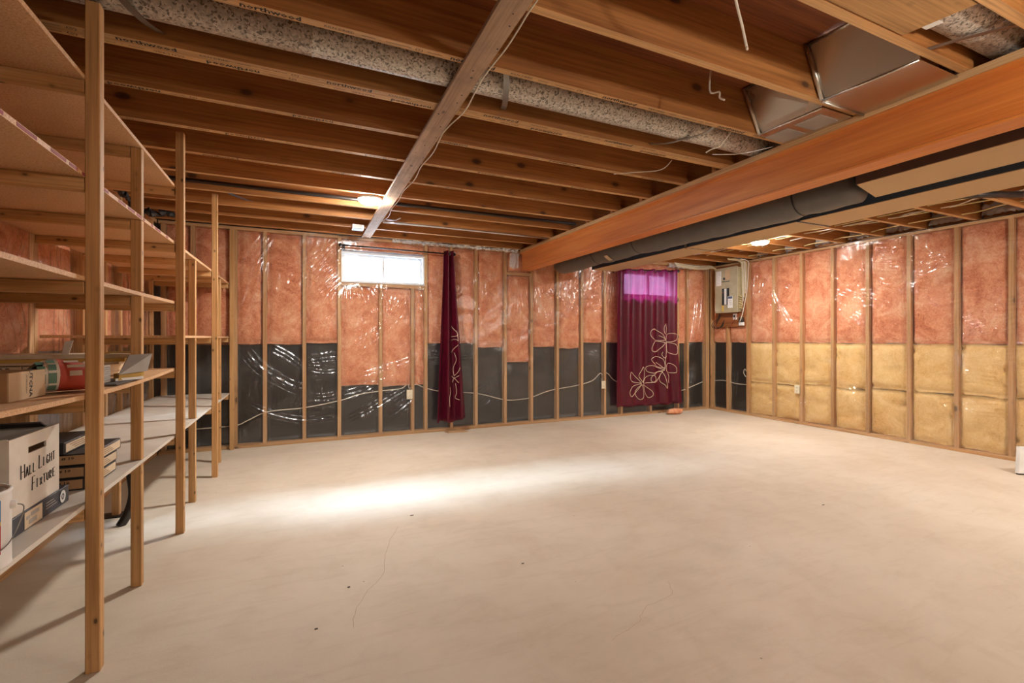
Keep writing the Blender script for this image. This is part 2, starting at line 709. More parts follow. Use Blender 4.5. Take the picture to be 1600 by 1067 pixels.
def grid_faces(nu, nv, keep=None):
    i = np.arange(nu - 1)[:, None] * nv + np.arange(nv - 1)[None, :]
    q = np.stack([i, i + nv, i + nv + 1, i + 1], -1).reshape(-1, 4)
    if keep is not None:
        q = q[keep.reshape(-1)]
    return q


def mesh_np(name, V, F, mats, smooth=True):
    me = bpy.data.meshes.new(name)
    me.vertices.add(len(V))
    me.vertices.foreach_set('co', np.ascontiguousarray(V, dtype=np.float32).ravel())
    n = len(F)
    me.loops.add(n * 4)
    me.polygons.add(n)
    me.loops.foreach_set('vertex_index', F.astype(np.int32).ravel())
    me.polygons.foreach_set('loop_start', np.arange(0, n * 4, 4, dtype=np.int32))
    me.polygons.foreach_set('loop_total', np.full(n, 4, dtype=np.int32))
    if smooth:
        me.polygons.foreach_set('use_smooth', np.ones(n, dtype=bool))
    for m in (mats if isinstance(mats, (list, tuple)) else [mats]):
        me.materials.append(m)
    me.update(calc_edges=True)
    me.validate()
    return me


# ------------------------------------------------------------ room dimensions
YB = 5.745     # face of the back wall's studs
XR = 6.22      # face of the right wall's studs
XL = -1.32     # face of the left wall's studs
ZC = 2.37      # underside of the joists
ZS = 2.605     # underside of the subfloor
YF = -1.9

# maps of wall coordinates (along, height, depth behind the stud face)
WALLMAP = {'back': lambda u, z, d: (u, YB + d, z), 'right': lambda u, z, d: (XR + d, u, z), 'left': lambda u, z, d: (XL - d, u, z)}

# ------------------------------------------------------------ floor, ceiling
fl = MB().box(-1.75, 6.6, YF - 0.2, 6.2, -0.12, 0.0).build('floor', M['floor'])
tag(fl, 'worn beige painted concrete basement floor', 'floor', kind='structure')


def crack(pts, wd):
    mb = MB()
    p = catmull([(x, y, 0) for x, y in pts], 5)
    rg = random.Random(len(pts))
    p = [Vector((q.x + rg.uniform(-.006, .006), q.y + rg.uniform(-.006, .006), 0)) for q in p]
    for a, b in zip(p, p[1:]):
        t = (b - a).normalized()
        nrm = Vector((-t.y, t.x, 0)) * wd
        mb.quad([a - nrm + Vector((0, 0, .0006)), b - nrm + Vector((0, 0, .0006)), b + nrm + Vector((0, 0, .0006)), a + nrm + Vector((0, 0, .0006))])
    mb.build('crack', M['crack'], fl, local=False)


crack([(0.55, 2.95), (0.43, 2.66), (0.38, 2.42), (0.24, 2.18), (0.19, 2.0)], 0.0011)
crack([(1.62, 1.75), (1.55, 1.66), (1.36, 1.62), (1.28, 1.55), (1.1, 1.5)], 0.0008)
crack([(-0.6, 2.0), (-0.52, 1.92), (-0.47, 1.86), (-0.4, 1.85)], 0.0011)

ceil = MB().box(-1.6, 6.5, YF - 0.1, 6.1, ZS, ZS + 0.02).build('ceiling', M['plywood'])
tag(ceil, 'brown plywood subfloor seen between the open floor joists', 'ceiling', kind='structure')


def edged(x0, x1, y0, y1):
    """a joist: narrow sides in a paler wood copy, floor bounce light put into the colour"""
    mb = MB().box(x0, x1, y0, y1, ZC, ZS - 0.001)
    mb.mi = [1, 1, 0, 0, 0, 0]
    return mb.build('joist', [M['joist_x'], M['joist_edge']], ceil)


LEFT_Y = [0.43, 0.83, 1.087, 1.527, 1.935, 2.352, 2.392, 2.775, 3.18, 3.60, 4.02, 4.46, 4.885, 5.29, 5.69]
joists = {}
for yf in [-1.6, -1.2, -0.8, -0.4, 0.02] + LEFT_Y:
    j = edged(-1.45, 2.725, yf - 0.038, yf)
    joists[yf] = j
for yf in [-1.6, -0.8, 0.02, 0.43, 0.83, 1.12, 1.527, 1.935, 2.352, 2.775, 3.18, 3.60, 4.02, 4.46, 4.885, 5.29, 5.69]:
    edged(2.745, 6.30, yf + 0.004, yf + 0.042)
# short blocks nailed beside the joist ends, standing on the plate
for yf in (1.12, 2.43, 3.22, 3.64, 4.06, 4.93, 5.33):
    MB().box(2.69, 2.735, yf + 0.002, yf + 0.04, ZC, ZS - 0.002).build('joist_block', M['joist_z'], ceil, bevel=0.002)


def printed(j, yc, x0, x1, phase, flip, z=ZC):
    """stamped grade marks along the underside of a joist"""
    mb = MB()
    if flip:
        r, u = (-1, 0, 0), (0, 1, 0)
    else:
        r, u = (1, 0, 0), (0, -1, 0)
    sg = -1 if flip else 1
    zz = z - 0.001
    P = 0.78
    k0 = int((x0 - phase) / P) - 1
    items = [(0.0, 'northwood', 0.034, 1.3, 0.125), (0.235, 'KILN DRIED', 0.019, 1.1, 0.07), (0.39, 'o', 0.012, 1.0, 0.008), (0.545, '(S)', 0.022, 1.5, 0.02)]
    k = k0
    while phase + k * P < x1:
        ends = []
        for off, s, sz, sx, hw in items:
            x = phase + k * P + sg * off
            if x0 + hw < x < x1 - hw:
                add_text(mb, s, sz, (x, yc, zz), r, u, sx, bold=(s == 'northwood'))
            ends.append((x - hw, x + hw))
        ends.sort()
        nxt = ends[0][0] + P
        for a, b in zip([e[1] for e in ends], [e[0] for e in ends[1:]] + [nxt]):
            a2, b2 = max(a + 0.012, x0), min(b - 0.012, x1)
            if b2 > a2 + 0.02:
                mb.quad([(a2, yc - .0013, zz), (b2, yc - .0013, zz), (b2, yc + .0013, zz), (a2, yc + .0013, zz)])
        k += 1
    build_flat(mb, 'printed_lettering', M['ink'], j)


for yf, ph, flp in ((1.935, -0.10, False), (2.352, -0.57, False), (2.392, -0.27, True), (2.775, 0.06, True), (3.18, -0.3, True), (3.60, 0.3, False)):
    printed(joists[yf], yf - 0.019, -0.9, 2.6, ph, flp)

# ------------------------------------------------------------ main beam with its plate
bm_ = MB()
BZ0, BZ1 = 2.09, 2.332
prof = [(2.70, BZ0), (2.84, BZ0), (2.84, BZ0 + .014), (2.79, BZ0 + .02), (2.79, BZ1 - .02), (2.84, BZ1 - .014), (2.84, BZ1), (2.70, BZ1), (2.70, BZ1 - .014), (2.722, BZ1 - .026), (2.722, BZ0 + .022), (2.70, BZ0 + .012)]
n_ = len(prof)
for yy in (YF, 5.70):
    bm_.v += [(x, yy, z) for x, z in prof]
for k in range(n_):
    bm_.f.append((k, (k + 1) % n_, n_ + (k + 1) % n_, n_ + k))
    bm_.mi.append(0)
bm_.f.append(tuple(range(n_)))
bm_.f.append(tuple(range(n_, 2 * n_)))
bm_.mi += [0, 0]
beam = bm_.build('ceiling_beam', M['beam'])
tag(beam, 'orange painted main beam running front to back under the joists', 'beam', kind='structure')
MB().box(2.695, 2.85, YF, 5.71, BZ1 + .001, ZC - .001).build('beam_plate', M['stud_y'], beam, bevel=0.002)

# ------------------------------------------------------------ walls
def wallbox(mb, wall, u0, u1, z0, z1, d0, d1):
    f = WALLMAP[wall]
    a, b = f(u0, z0, d0), f(u1, z1, d1)
    lo = [min(p, q) for p, q in zip(a, b)]
    hi = [max(p, q) for p, q in zip(a, b)]
    mb.box(lo[0], hi[0], lo[1], hi[1], lo[2], hi[2])
    return mb


ZT = 2.335   # underside of the top plate


def slab(name, wall, u0, u1, holes, mat, label):
    mb = MB()
    us = sorted([u0, u1] + [h[0] for h in holes] + [h[1] for h in holes])
    for a, b in zip(us, us[1:]):
        hh = [h for h in holes if h[0] <= a + 1e-6 and h[1] >= b - 1e-6]
        if hh:
            wallbox(mb, wall, a, b, 0.0, hh[0][2], 0.15, 0.32)
            wallbox(mb, wall, a, b, hh[0][3], ZS, 0.15, 0.32)
        else:
            wallbox(mb, wall, a, b, 0.0, ZS, 0.15, 0.32)
    o = mb.build(name, mat)
    return tag(o, label, 'wall', kind='structure')


W1 = (0.425, 1.405, 1.83, 2.19)
W2 = (4.44, 5.51, 1.82, 2.21)
wb_ = slab('wall_back', 'back', -1.75, 6.55, [W1, W2], M['concrete'], 'back basement wall of studs, pink batts, black sheeting and clear film')
wr_ = slab('wall_right', 'right', YF - 0.2, 6.0, [], M['concrete'], 'right basement wall of studs with pink batts above yellow batts')
wl_ = slab('wall_left', 'left', YF - 0.2, 6.0, [], M['concrete'], 'left basement wall of studs behind the shelving')
wf_ = MB().box(-1.75, 6.6, YF - 0.12, YF, 0, ZS).build('wall_front', M['drywall'])
tag(wf_, 'plain wall behind the camera', 'wall', kind='structure')


def stud(wall, parent, u, z0=0.038, z1=ZT, wd=0.038, depth=0.089, name='stud', d0=0.0, ax='z'):
    return wallbox(MB(), wall, u - wd / 2, u + wd / 2, z0, z1, d0, d0 + depth).build(name, M['stud_' + ax], parent, bevel=0.0015)


def batt(wall, parent, u0, u1, z0, z1, mat, seed, name, dc=0.006, amp=0.012, edge=0.05, pucker=0.0):
    h = z1 - z0
    wd = u1 - u0
    nu = max(7, int(wd / 0.03))
    nz = max(7, int(h / 0.035))
    s = np.linspace(0, 1, nu)
    t = np.linspace(0, 1, nz)
    S, T = np.meshgrid(s, t, indexing='ij')
    rg = np.random.RandomState(seed)
    e = np.minimum(np.minimum(S, 1 - S) * wd, np.minimum(T, 1 - T) * h)
    rim = np.exp(-(e / 0.022) ** 1.2)
    U = u0 + S * wd
    Z = z0 + T * h
    nz1 = wave(U, Z, seed, 4, 2.6)
    d = dc + amp * (nz1 * 0.9 + 0.25) + edge * rim
    if pucker:
        for _ in range(3):
            cu_, cz_, an = rg.uniform(u0, u1), rg.uniform(z0, z1), rg.uniform(-0.5, 0.5)
            q = (Z - cz_) - math.tan(an) * (U - cu_)
            d += pucker * np.exp(-(q / 0.016) ** 2) * np.exp(-((U - cu_) / 0.14) ** 2)
    # ragged outline
    U = U + 0.007 * wave(U * 0 + S, Z, seed + 3, 3, 3.0) * (np.abs(S - .5) > .45)
    Z = Z + 0.010 * wave(U, T * 0, seed + 5, 3, 3.0) * (np.abs(T - .5) > .45)
    # back ring
    V = np.stack(WALLMAP[wall](U, Z, np.maximum(d, -0.003)), -1)
    ring = [(i, 0) for i in range(nu)] + [(nu - 1, j) for j in range(1, nz)] + [(i, nz - 1) for i in range(nu - 2, -1, -1)] + [(0, j) for j in range(nz - 2, 0, -1)]
    front = V.reshape(-1, 3)
    back = np.array([WALLMAP[wall](U[i, j], Z[i, j], 0.088) for i, j in ring])
    F = grid_faces(nu, nz)
    base = len(front)
    idx = [i * nz + j for i, j in ring]
    L = len(ring)
    sides = np.array([[idx[k], idx[(k + 1) % L], base + (k + 1) % L, base + k] for k in range(L)])
    allv = np.vstack([front, back])
    c = allv.mean(0)
    me = mesh_np(name, allv - c, np.vstack([F, sides]), mat)
    return put(name, me, parent, c)


def membrane(wall, parent, u0, u1, z0, z1, seed):
    nu, nz = 9, max(6, int((z1 - z0) / 0.06))
    U, Z = np.meshgrid(np.linspace(u0, u1, nu), np.linspace(z0, z1, nz), indexing='ij')
    d = 0.075 + 0.010 * wave(U, Z, seed, 3, 2.2)
    V = np.stack(WALLMAP[wall](U, Z, d), -1).reshape(-1, 3)
    V2 = np.stack(WALLMAP[wall](U, Z, d + 0.012), -1).reshape(-1, 3)
    F = grid_faces(nu, nz)
    n = nu * nz
    ring = [(i, 0) for i in range(nu)] + [(nu - 1, j) for j in range(1, nz)] + [(i, nz - 1) for i in range(nu - 2, -1, -1)] + [(0, j) for j in range(nz - 2, 0, -1)]
    idx = [i * nz + j for i, j in ring]
    L = len(ring)
    sd = np.array([[idx[k], idx[(k + 1) % L], n + idx[(k + 1) % L], n + idx[k]] for k in range(L)])
    allv = np.vstack([V, V2])
    c = allv.mean(0)
    put('black_sheeting', mesh_np('black_sheeting', allv - c, np.vstack([F, F[:, ::-1] + n, sd]), M['membrane']), parent, c)


# --- back wall: studs, plates, batts
wallbox(MB(), 'back', -1.31, 6.2, 0.0, 0.038, 0.0, 0.089).build('bottom_plate', M['stud_x'], wb_, bevel=0.002)
wallbox(MB(), 'back', -1.31, 6.2, ZT, 2.369, 0.0, 0.089).build('top_plate', M['stud_x'], wb_, bevel=0.002)
bs = [-1.27, -1.02, -0.64, -0.36, 0.034, 0.405, 1.42, 1.75, 2.085, 2.50, 2.895, 3.305, 3.71, 4.11, 4.415, 5.53, 5.735]
for u in bs:
    stud('back', wb_, u)
for u in (0.87, 1.255):
    stud('back', wb_, u, 0.038, W1[2] - 0.04)
stud('back', wb_, 4.97, 0.038, W2[2] - 0.04)
stud('back', wb_, 6.165, wd=0.075)
for W_ in (W1, W2):
    wallbox(MB(), 'back', W_[0] - 0.002, W_[1] + 0.002, W_[2] - 0.04, W_[2] - 0.003, 0, 0.089).build('rough_sill', M['stud_x'], wb_, bevel=0.0015)
# ledge under the beam pocket
wallbox(MB(), 'back', 2.52, 2.875, 2.03, 2.068, 0.0, 0.089).build('beam_ledge', M['stud_x'], wb_, bevel=0.0015)
g = 0.020
bays = [(-1.25, -1.04, 1.11), (-1.0, -0.66, 1.11), (-0.62, -0.38, 1.11), (-0.34, 0.014, 1.11), (0.054, 0.385, 1.12), (1.44, 1.73, 1.11), (1.77, 2.065, 1.11), (2.105, 2.48, 1.055),
        (2.52, 2.875, 0.85), (2.915, 3.285, 1.055), (3.325, 3.69, 1.03), (3.73, 4.09, 1.11), (4.13, 4.395, 1.11), (5.55, 5.715, 1.10), (5.755, 6.125, 1.11)]
sd_ = 11
for a, b, zb in bays:
    sd_ += 7
    ztop = ZT
    if a == 2.52:
        batt('back', wb_, a, b, zb, 2.028, M['pink'], sd_, 'pink_batt')
        batt('back', wb_, a, b, 2.072, ZT, M['pink'], sd_ + 2, 'pink_batt')
    else:
        batt('back', wb_, a, b, zb, ZT, M['pink'], sd_, 'pink_batt')
    membrane('back', wb_, a, b, 0.04, zb + 0.03, sd_ + 1)
for a, b, zb, zt in [(0.425, 0.85, 0.62, 1.788), (0.89, 1.235, 0.595, 1.788), (1.275, 1.40, 0.60, 1.788), (4.435, 4.95, 1.11, 1.778), (4.99, 5.51, 1.11, 1.778)]:
    sd_ += 7
    batt('back', wb_, a, b, zb, zt, M['pink'], sd_, 'pink_batt')
    membrane('back', wb_, a, b, 0.04, zb + 0.03, sd_ + 1)
for a, b in ((0.425, 1.40), (4.435, 5.51)):
    batt('back', wb_, a, b, 2.225, ZT, M['pink'], sd_ + 31, 'pink_batt')

# --- right wall
wallbox(MB(), 'right', YF, YB + 0.08, 0.0, 0.038, 0.0, 0.089).build('bottom_plate', M['stud_y'], wr_, bevel=0.002)
wallbox(MB(), 'right', YF, YB + 0.08, ZT, 2.369, 0.0, 0.089).build('top_plate', M['stud_y'], wr_, bevel=0.002)
stud('right', wr_, 5.726)
rs = [5.40, 5.03, 4.60, 4.19, 3.78, 3.37, 2.95, 2.53, 2.12, 1.71, 1.30, 0.9, 0.5]
for u in rs:
    stud('right', wr_, u)
allr = [5.745 - 0.019] + rs
for k, (a, b) in enumerate(zip(allr, allr[1:])):
    u0, u1 = b + g, a - g
    if u0 > 5.0:
        batt('right', wr_, u0, u1, 1.11, ZT, M['pink'], 400 + k, 'pink_batt')
        membrane('right', wr_, u0, u1, 0.04, 1.14, 430 + k)
        continue
    zs = [0.52, 0.52, 0.555, 0.545, 0.575, 0.585, 0.59, 0.6, 0.6, 0.6, 0.6, 0.6, 0.6][k - 2 if k >= 2 else 0]
    batt('right', wr_, u0, u1, 1.115, ZT, M['pink'], 400 + k, 'pink_batt')
    batt('right', wr_, u0, u1, zs, 1.112, M['yellow'], 460 + k, 'yellow_batt', dc=0.008, amp=0.010, pucker=0.028, edge=0.04)
    batt('right', wr_, u0, u1, 0.04, zs - 0.003, M['yellow'], 500 + k, 'yellow_batt', dc=0.008, amp=0.012, pucker=0.03, edge=0.04)

# --- left wall (seen between the shelves)
wallbox(MB(), 'left', YF, YB, 0.0, 0.038, 0.0, 0.089).build('bottom_plate', M['stud_y'], wl_, bevel=0.002)
wallbox(MB(), 'left', YF, YB, ZT, 2.369, 0.0, 0.089).build('top_plate', M['stud_y'], wl_, bevel=0.002)
ls = [5.62, 5.22, 4.74, 4.42, 4.02, 3.40, 3.0, 2.6, 2.2, 1.8, 1.4, 1.0]
for u in ls:
    stud('left', wl_, u, depth=0.12)
stud('left', wl_, 3.355, wd=0.045, depth=0.12, d0=-0.0)
for k, (a, b) in enumerate(zip([YB] + ls, ls)):
    u0, u1 = b + g, a - g
    if u1 - u0 < 0.05:
        continue
    for (q0, q1) in ((u0, u1),):
        dcv = 0.0 if a <= 3.41 else 0.045
        batt('left', wl_, q0, q1, 1.10, ZT, M['pink'], 600 + k, 'pink_batt', dc=dcv, edge=0.035, amp=0.006)

# ------------------------------------------------------------ vapour barrier film with its creases
fb = [[(-0.35, 2.32), (-0.5, 2.06), (-0.62, 1.85)], [(0.4, 2.29), (0.13, 1.96), (-0.23, 1.59)], [(0.4, 2.13), (0.06, 1.81), (-0.2, 1.53)], [(0.39, 1.9), (0.16, 1.64), (-0.1, 1.24)], [(0.35, 1.75), (0.23, 1.49), (0.16, 1.27)], [(0.2, 2.15), (-0.0, 1.99), (-0.2, 1.91)], [(0.51, 1.76), (0.49, 1.46), (0.47, 1.17)], [(0.59, 1.77), (0.61, 1.62), (0.67, 1.47)], [(0.56, 1.76), (0.76, 1.47), (0.7, 1.13)], [(1.21, 1.64), (0.91, 1.32), (0.61, 0.94)], [(0.98, 1.4), (0.76, 1.2), (0.51, 1.05)], [(1.39, 1.88), (1.44, 1.64), (1.62, 1.81)], [(1.33, 0.93), (0.91, 0.78), (0.61, 0.71)], [(1.41, 1.56), (1.39, 1.32)], [(1.06, 1.71), (0.98, 1.4), (0.91, 1.09)], [(0.72, 1.73), (0.83, 1.55), (0.8, 1.32)], [(-0.61, 1.08), (-0.42, 0.83), (-0.15, 0.64), (0.03, 0.56)], [(-0.61, 0.49), (-0.35, 0.33), (0.01, 0.22), (0.4, 0.24)], [(-0.35, 1.05), (-0.16, 0.94), (0.01, 0.79)], [(0.06, 0.81), (0.23, 0.77), (0.4, 0.78)], [(0.07, 0.48), (0.23, 0.46), (0.4, 0.49)], [(0.42, 0.46), (0.61, 0.5), (0.8, 0.6)], [(0.47, 0.17), (0.8, 0.33), (1.24, 0.58)], [(0.03, 0.89), (0.2, 0.9), (0.4, 0.93)], [(-0.56, 0.07), (-0.61, 0.21)], [(0.91, 0.17), (1.21, 0.38), (1.29, 0.49)], [(2.11, 2.07), (2.13, 1.83), (2.15, 1.62)], [(2.2, 0.54), (2.09, 0.48), (1.95, 0.41)], [(2.13, 0.24), (2.27, 0.36), (2.41, 0.57)], [(2.08, 1.41), (2.22, 1.67), (2.31, 1.93)], [(1.45, 0.92), (1.7, 0.88), (2.09, 0.9)], [(2.74, 1.84), (2.76, 1.69), (2.79, 1.51)], [(2.88, 1.88), (2.94, 1.6), (3.05, 1.38)], [(2.67, 1.68), (2.62, 1.34), (2.56, 0.9)], [(2.82, 1.86), (2.84, 1.69), (2.9, 1.43)], [(3.06, 1.83), (3.16, 1.74)], [(3.2, 1.61), (3.34, 1.75)], [(3.29, 1.57), (3.39, 1.71)], [(3.55, 1.71), (3.69, 1.64), (3.71, 1.86)], [(3.6, 1.9), (3.67, 1.99)], [(3.93, 2.01), (4.1, 2.09)], [(3.88, 1.86), (4.02, 1.96)], [(3.88, 1.68), (3.99, 1.71)], [(3.91, 1.49), (4.02, 1.47)], [(4.16, 2.11), (4.1, 1.83), (4.02, 1.59)], [(4.25, 2.17), (4.2, 1.88), (4.14, 1.64)], [(4.28, 2.07), (4.23, 1.73)], [(2.59, 0.21), (2.5, 0.56), (2.57, 0.82)], [(3.08, 1.03), (3.18, 0.71), (3.39, 0.34)], [(3.6, 1.02), (3.39, 0.62)], [(3.77, 1.02), (4.05, 0.78), (3.88, 0.13)], [(5.87, 0.84), (5.77, 0.43), (5.69, 0.02)], [(6.08, 2.22), (6.03, 1.69), (5.94, 1.05)], [(5.97, 2.11), (5.9, 1.58), (5.73, 0.85)], [(5.73, 2.2), (5.8, 1.79)], [(-0.56, 1.37), (-0.44, 1.72), (-0.38, 2.07)], [(1.7, 2.22), (2.0, 2.08), (2.06, 1.75)]]
fr = [[(3.69, 2.1), (3.3, 1.93), (2.99, 1.79)], [(3.56, 2.1), (3.18, 2.0), (2.98, 1.98)], [(3.68, 1.89), (3.36, 1.74), (3.13, 1.65)], [(3.7, 1.83), (3.55, 1.76), (3.41, 1.69)], [(3.49, 2.19), (3.2, 2.13), (2.97, 2.1)], [(3.36, 2.24), (3.14, 2.2), (2.95, 2.18)], [(4.67, 2.16), (4.48, 1.98), (4.32, 1.83)], [(4.55, 1.69), (4.44, 1.52), (4.32, 1.34)], [(3.66, 2.04), (3.41, 1.92), (3.23, 1.84)], [(4.68, 2.0), (4.56, 1.71), (4.46, 1.43)], [(2.89, 2.08), (2.5, 2.13), (2.07, 2.23)], [(2.83, 1.94), (2.45, 2.02), (2.03, 2.1)], [(2.23, 1.53), (2.12, 1.52), (2.03, 1.54)], [(2.5, 1.35), (2.3, 1.36), (2.03, 1.48)], [(2.4, 1.28), (2.21, 1.31), (2.03, 1.38)], [(2.5, 1.17), (2.35, 1.19), (2.16, 1.2)], [(2.77, 1.58), (2.5, 1.62), (2.3, 1.65)], [(3.2, 1.62), (3.07, 1.46), (2.92, 1.34)], [(3.55, 1.48), (3.34, 1.32), (3.2, 1.16)], [(3.27, 1.54), (3.14, 1.57), (2.98, 1.47)], [(2.78, 1.03), (2.72, 0.99), (2.63, 0.96)], [(2.47, 0.8), (2.33, 0.8), (2.21, 0.78)], [(2.83, 0.34), (2.74, 0.28), (2.69, 0.25)], [(3.69, 0.64), (3.41, 0.43), (3.06, 0.2), (2.95, 0.12)], [(3.63, 0.6), (3.2, 0.3), (3.01, 0.16)], [(4.2, 0.33), (4.11, 0.21), (4.03, 0.1)], [(2.66, 0.52), (2.5, 0.44), (2.61, 0.36)], [(4.29, 0.28), (4.44, 0.35)], [(3.78, 0.92), (3.7, 0.68)], [(2.25, 1.02), (2.14, 1.04), (2.03, 1.05)], [(2.5, 0.44), (2.3, 0.47), (2.16, 0.47)], [(5.42, 0.85), (5.35, 0.45)], [(5.23, 0.76), (5.28, 0.25)], [(4.89, 2.22), (4.93, 1.64)], [(4.79, 2.11), (4.83, 1.45)]]


def film(wall, parent, u0, u1, z0, z1, folds, seed, holes=(), step=0.0085, base=-0.006, bulge=0.020, amp=0.021):
    nu, nz = int((u1 - u0) / step) + 1, int((z1 - z0) / step) + 1
    us, zs = np.linspace(u0, u1, nu), np.linspace(z0, z1, nz)
    U, Z = np.meshgrid(us, zs, indexing='ij')
    h = bulge * (wave(U, Z, seed, 2, 0.95) + 0.15) + 0.0030 * wave(U, Z, seed + 1, 3, 3.0)
    # patches of fine crumpling: sharp creases where a wandering noise crosses zero
    sx, sz = (1.0, 0.35) if wall != 'right' else (0.45, 1.0)
    cn_ = wave(U * sx, Z * sz, seed + 5, 3, 3.6)
    patch = np.clip(wave(U, Z, seed + 6, 2, 0.8) * 2.6 + 0.25, 0, 1)
    h += 0.0065 * patch * np.clip(1 - np.abs(cn_) * 5.5, 0, 1) ** 2
    rg = np.random.RandomState(seed + 9)
    for pts in folds:
        p = [(q.x, q.y) for q in catmull([(a, b, 0) for a, b in pts], 4)]
        tot = sum(math.dist(a, b) for a, b in zip(p, p[1:]))
        for off, am in ((0.0, 1.0), (rg.uniform(.03, .045), 0.8), (-rg.uniform(.03, .05), 0.7), (rg.uniform(.07, .09), 0.5)):
            w_ = rg.uniform(0.012, 0.019)
            best = np.full_like(U, 9.0)
            par = np.zeros_like(U)
            run = 0.0
            sel = (U > min(q[0] for q in p) - .12) & (U < max(q[0] for q in p) + .12) & (Z > min(q[1] for q in p) - .12) & (Z < max(q[1] for q in p) + .12)
            uu, zz = U[sel], Z[sel]
            bb = np.full_like(uu, 9.0)
            pp = np.zeros_like(uu)
            for a, b in zip(p, p[1:]):
                du, dz = b[0] - a[0], b[1] - a[1]
                L = math.hypot(du, dz)
                if L < 1e-6:
                    continue
                nx_, nz_ = -dz / L, du / L
                ax_, az_ = a[0] + nx_ * off, a[1] + nz_ * off
                t = np.clip(((uu - ax_) * du + (zz - az_) * dz) / (L * L), 0, 1)
                dd = np.hypot(uu - ax_ - t * du, zz - az_ - t * dz)
                q = dd < bb
                bb[q] = dd[q]
                pp[q] = (run + t[q] * L) / tot
                run += L
            prof_ = np.exp(-(bb / w_) ** 2) * np.clip(np.sin(PI * np.clip(pp, 0.02, 0.98)) * 1.6, 0, 1)
            ripple = 1 + 0.10 * np.sin(pp * tot * 2 * PI / 0.11 + rg.uniform(0, 6))
            h[sel] += amp * am * prof_ * ripple
    d = base - 0.006 - np.maximum(h, -0.009)
    V = np.stack(WALLMAP[wall](U, Z, d), -1).reshape(-1, 3)
    keep = np.ones((nu - 1, nz - 1), bool)
    uc, zc = (us[:-1] + us[1:]) / 2, (zs[:-1] + zs[1:]) / 2
    for a, b, c, e in holes:
        keep &= ~((uc[:, None] > a) & (uc[:, None] < b) & (zc[None, :] > c) & (zc[None, :] < e))
    c0 = V.mean(0)
    F = grid_faces(nu, nz, keep)
    me = mesh_np('vapour_barrier', V - c0, F, M['film'])
    o = put('vapour_barrier', me, parent, c0)
    o['label'] = 'clear wrinkled plastic film stapled over the studs'
    return o


hz = lambda W_: (W_[0] - 0.012, W_[1] + 0.012, W_[2] - 0.012, W_[3] + 0.012)
film('back', wb_, -1.29, 6.19, 0.02, 2.365, fb, 21, [hz(W1), hz(W2)])
rgx = random.Random(41)
for k in range(16):      # taut pleats running along the upper right wall
    yc, zc0 = rgx.uniform(2.0, 4.1), rgx.uniform(1.55, 2.25)
    ln, sl = rgx.uniform(0.15, 0.45), rgx.uniform(-0.35, 0.35)
    fr.append([(yc + ln / 2, zc0 + sl * ln / 2), (yc, zc0 + rgx.uniform(-.02, .02)), (yc - ln / 2, zc0 - sl * ln / 2)])
film('right', wr_, 0.2, 5.02, 0.02, 2.365, fr, 33, amp=0.029)
film('right', wr_, 5.03, 5.735, 0.02, 1.34, [f for f in fr if f[0][0] > 5.1], 35)
# left wall: the film bulges between the studs
film('left', wl_, 1.0, 3.33, 0.9, 2.36, [[(2.9, 1.3), (3.1, 1.6), (3.2, 1.72)], [(3.2, 1.2), (3.1, 1.4)]], 41, bulge=0.02, base=-0.02)
for a, b, sdv in ((3.42, 4.0, 51), (4.04, 4.40, 52), (4.44, 4.72, 53), (4.76, 5.2, 54), (5.24, 5.6, 55)):
    fo = [[(a + (b - a) * q, 0.3 + 0.2 * q), (a + (b - a) * (q + .05), 1.2), (a + (b - a) * q, 1.9)] for q in (0.25, 0.5, 0.72)]
    film('left', wl_, a, b, 0.04, 2.33, fo, sdv, base=0.034, bulge=0.004, step=0.02)

# ------------------------------------------------------------ crumpled film along the wall tops
def crumple(wall, parent, u0, u1, z0, z1, d0, d1, seed, n=400):
    nu = int((u1 - u0) / 0.02) + 2
    nz = 6
    U, T = np.meshgrid(np.linspace(u0, u1, nu), np.linspace(0, 1, nz), indexing='ij')
    rg = np.random.RandomState(seed)
    Z = z0 + (z1 - z0) * T + rg.uniform(-.012, .012, U.shape)
    D = d0 + (d1 - d0) * T + rg.uniform(-.018, .018, U.shape)
    V = np.stack(WALLMAP[wall](U + rg.uniform(-.008, .008, U.shape), Z, D), -1).reshape(-1, 3)
    c0 = V.mean(0)
    o = put('crumpled_film_edge', mesh_np('crumpled_film_edge', V - c0, grid_faces(nu, nz), M['crumple']), parent, c0)
    o['kind'] = 'stuff'


crumple('back', wb_, 1.0, 2.66, 2.335, 2.366, -0.02, -0.05, 3)
crumple('back', wb_, 2.55, 2.68, 2.12, 2.32, -0.02, -0.03, 4)
crumple('back', wb_, 5.3, 6.15, 2.30, 2.36, -0.02, -0.05, 5)
for yf in (1.16, 1.57, 1.98, 2.40, 2.82, 3.23, 3.65, 4.07, 4.51, 4.93):
    crumple('right', wr_, yf + 0.02, yf + 0.36, 2.40, 2.52, 0.0, 0.05, int(yf * 50))
    MB().box(6.29, 6.33, yf + 0.01, yf + 0.36, 2.372, 2.6).build('rim_board', M['joist_y'], wr_)
MB().box(XR - 0.02, XR - 0.004, 0.5, 5.7, 2.362, 2.368).build('black_seal_strip', M['black_plastic'], wr_)

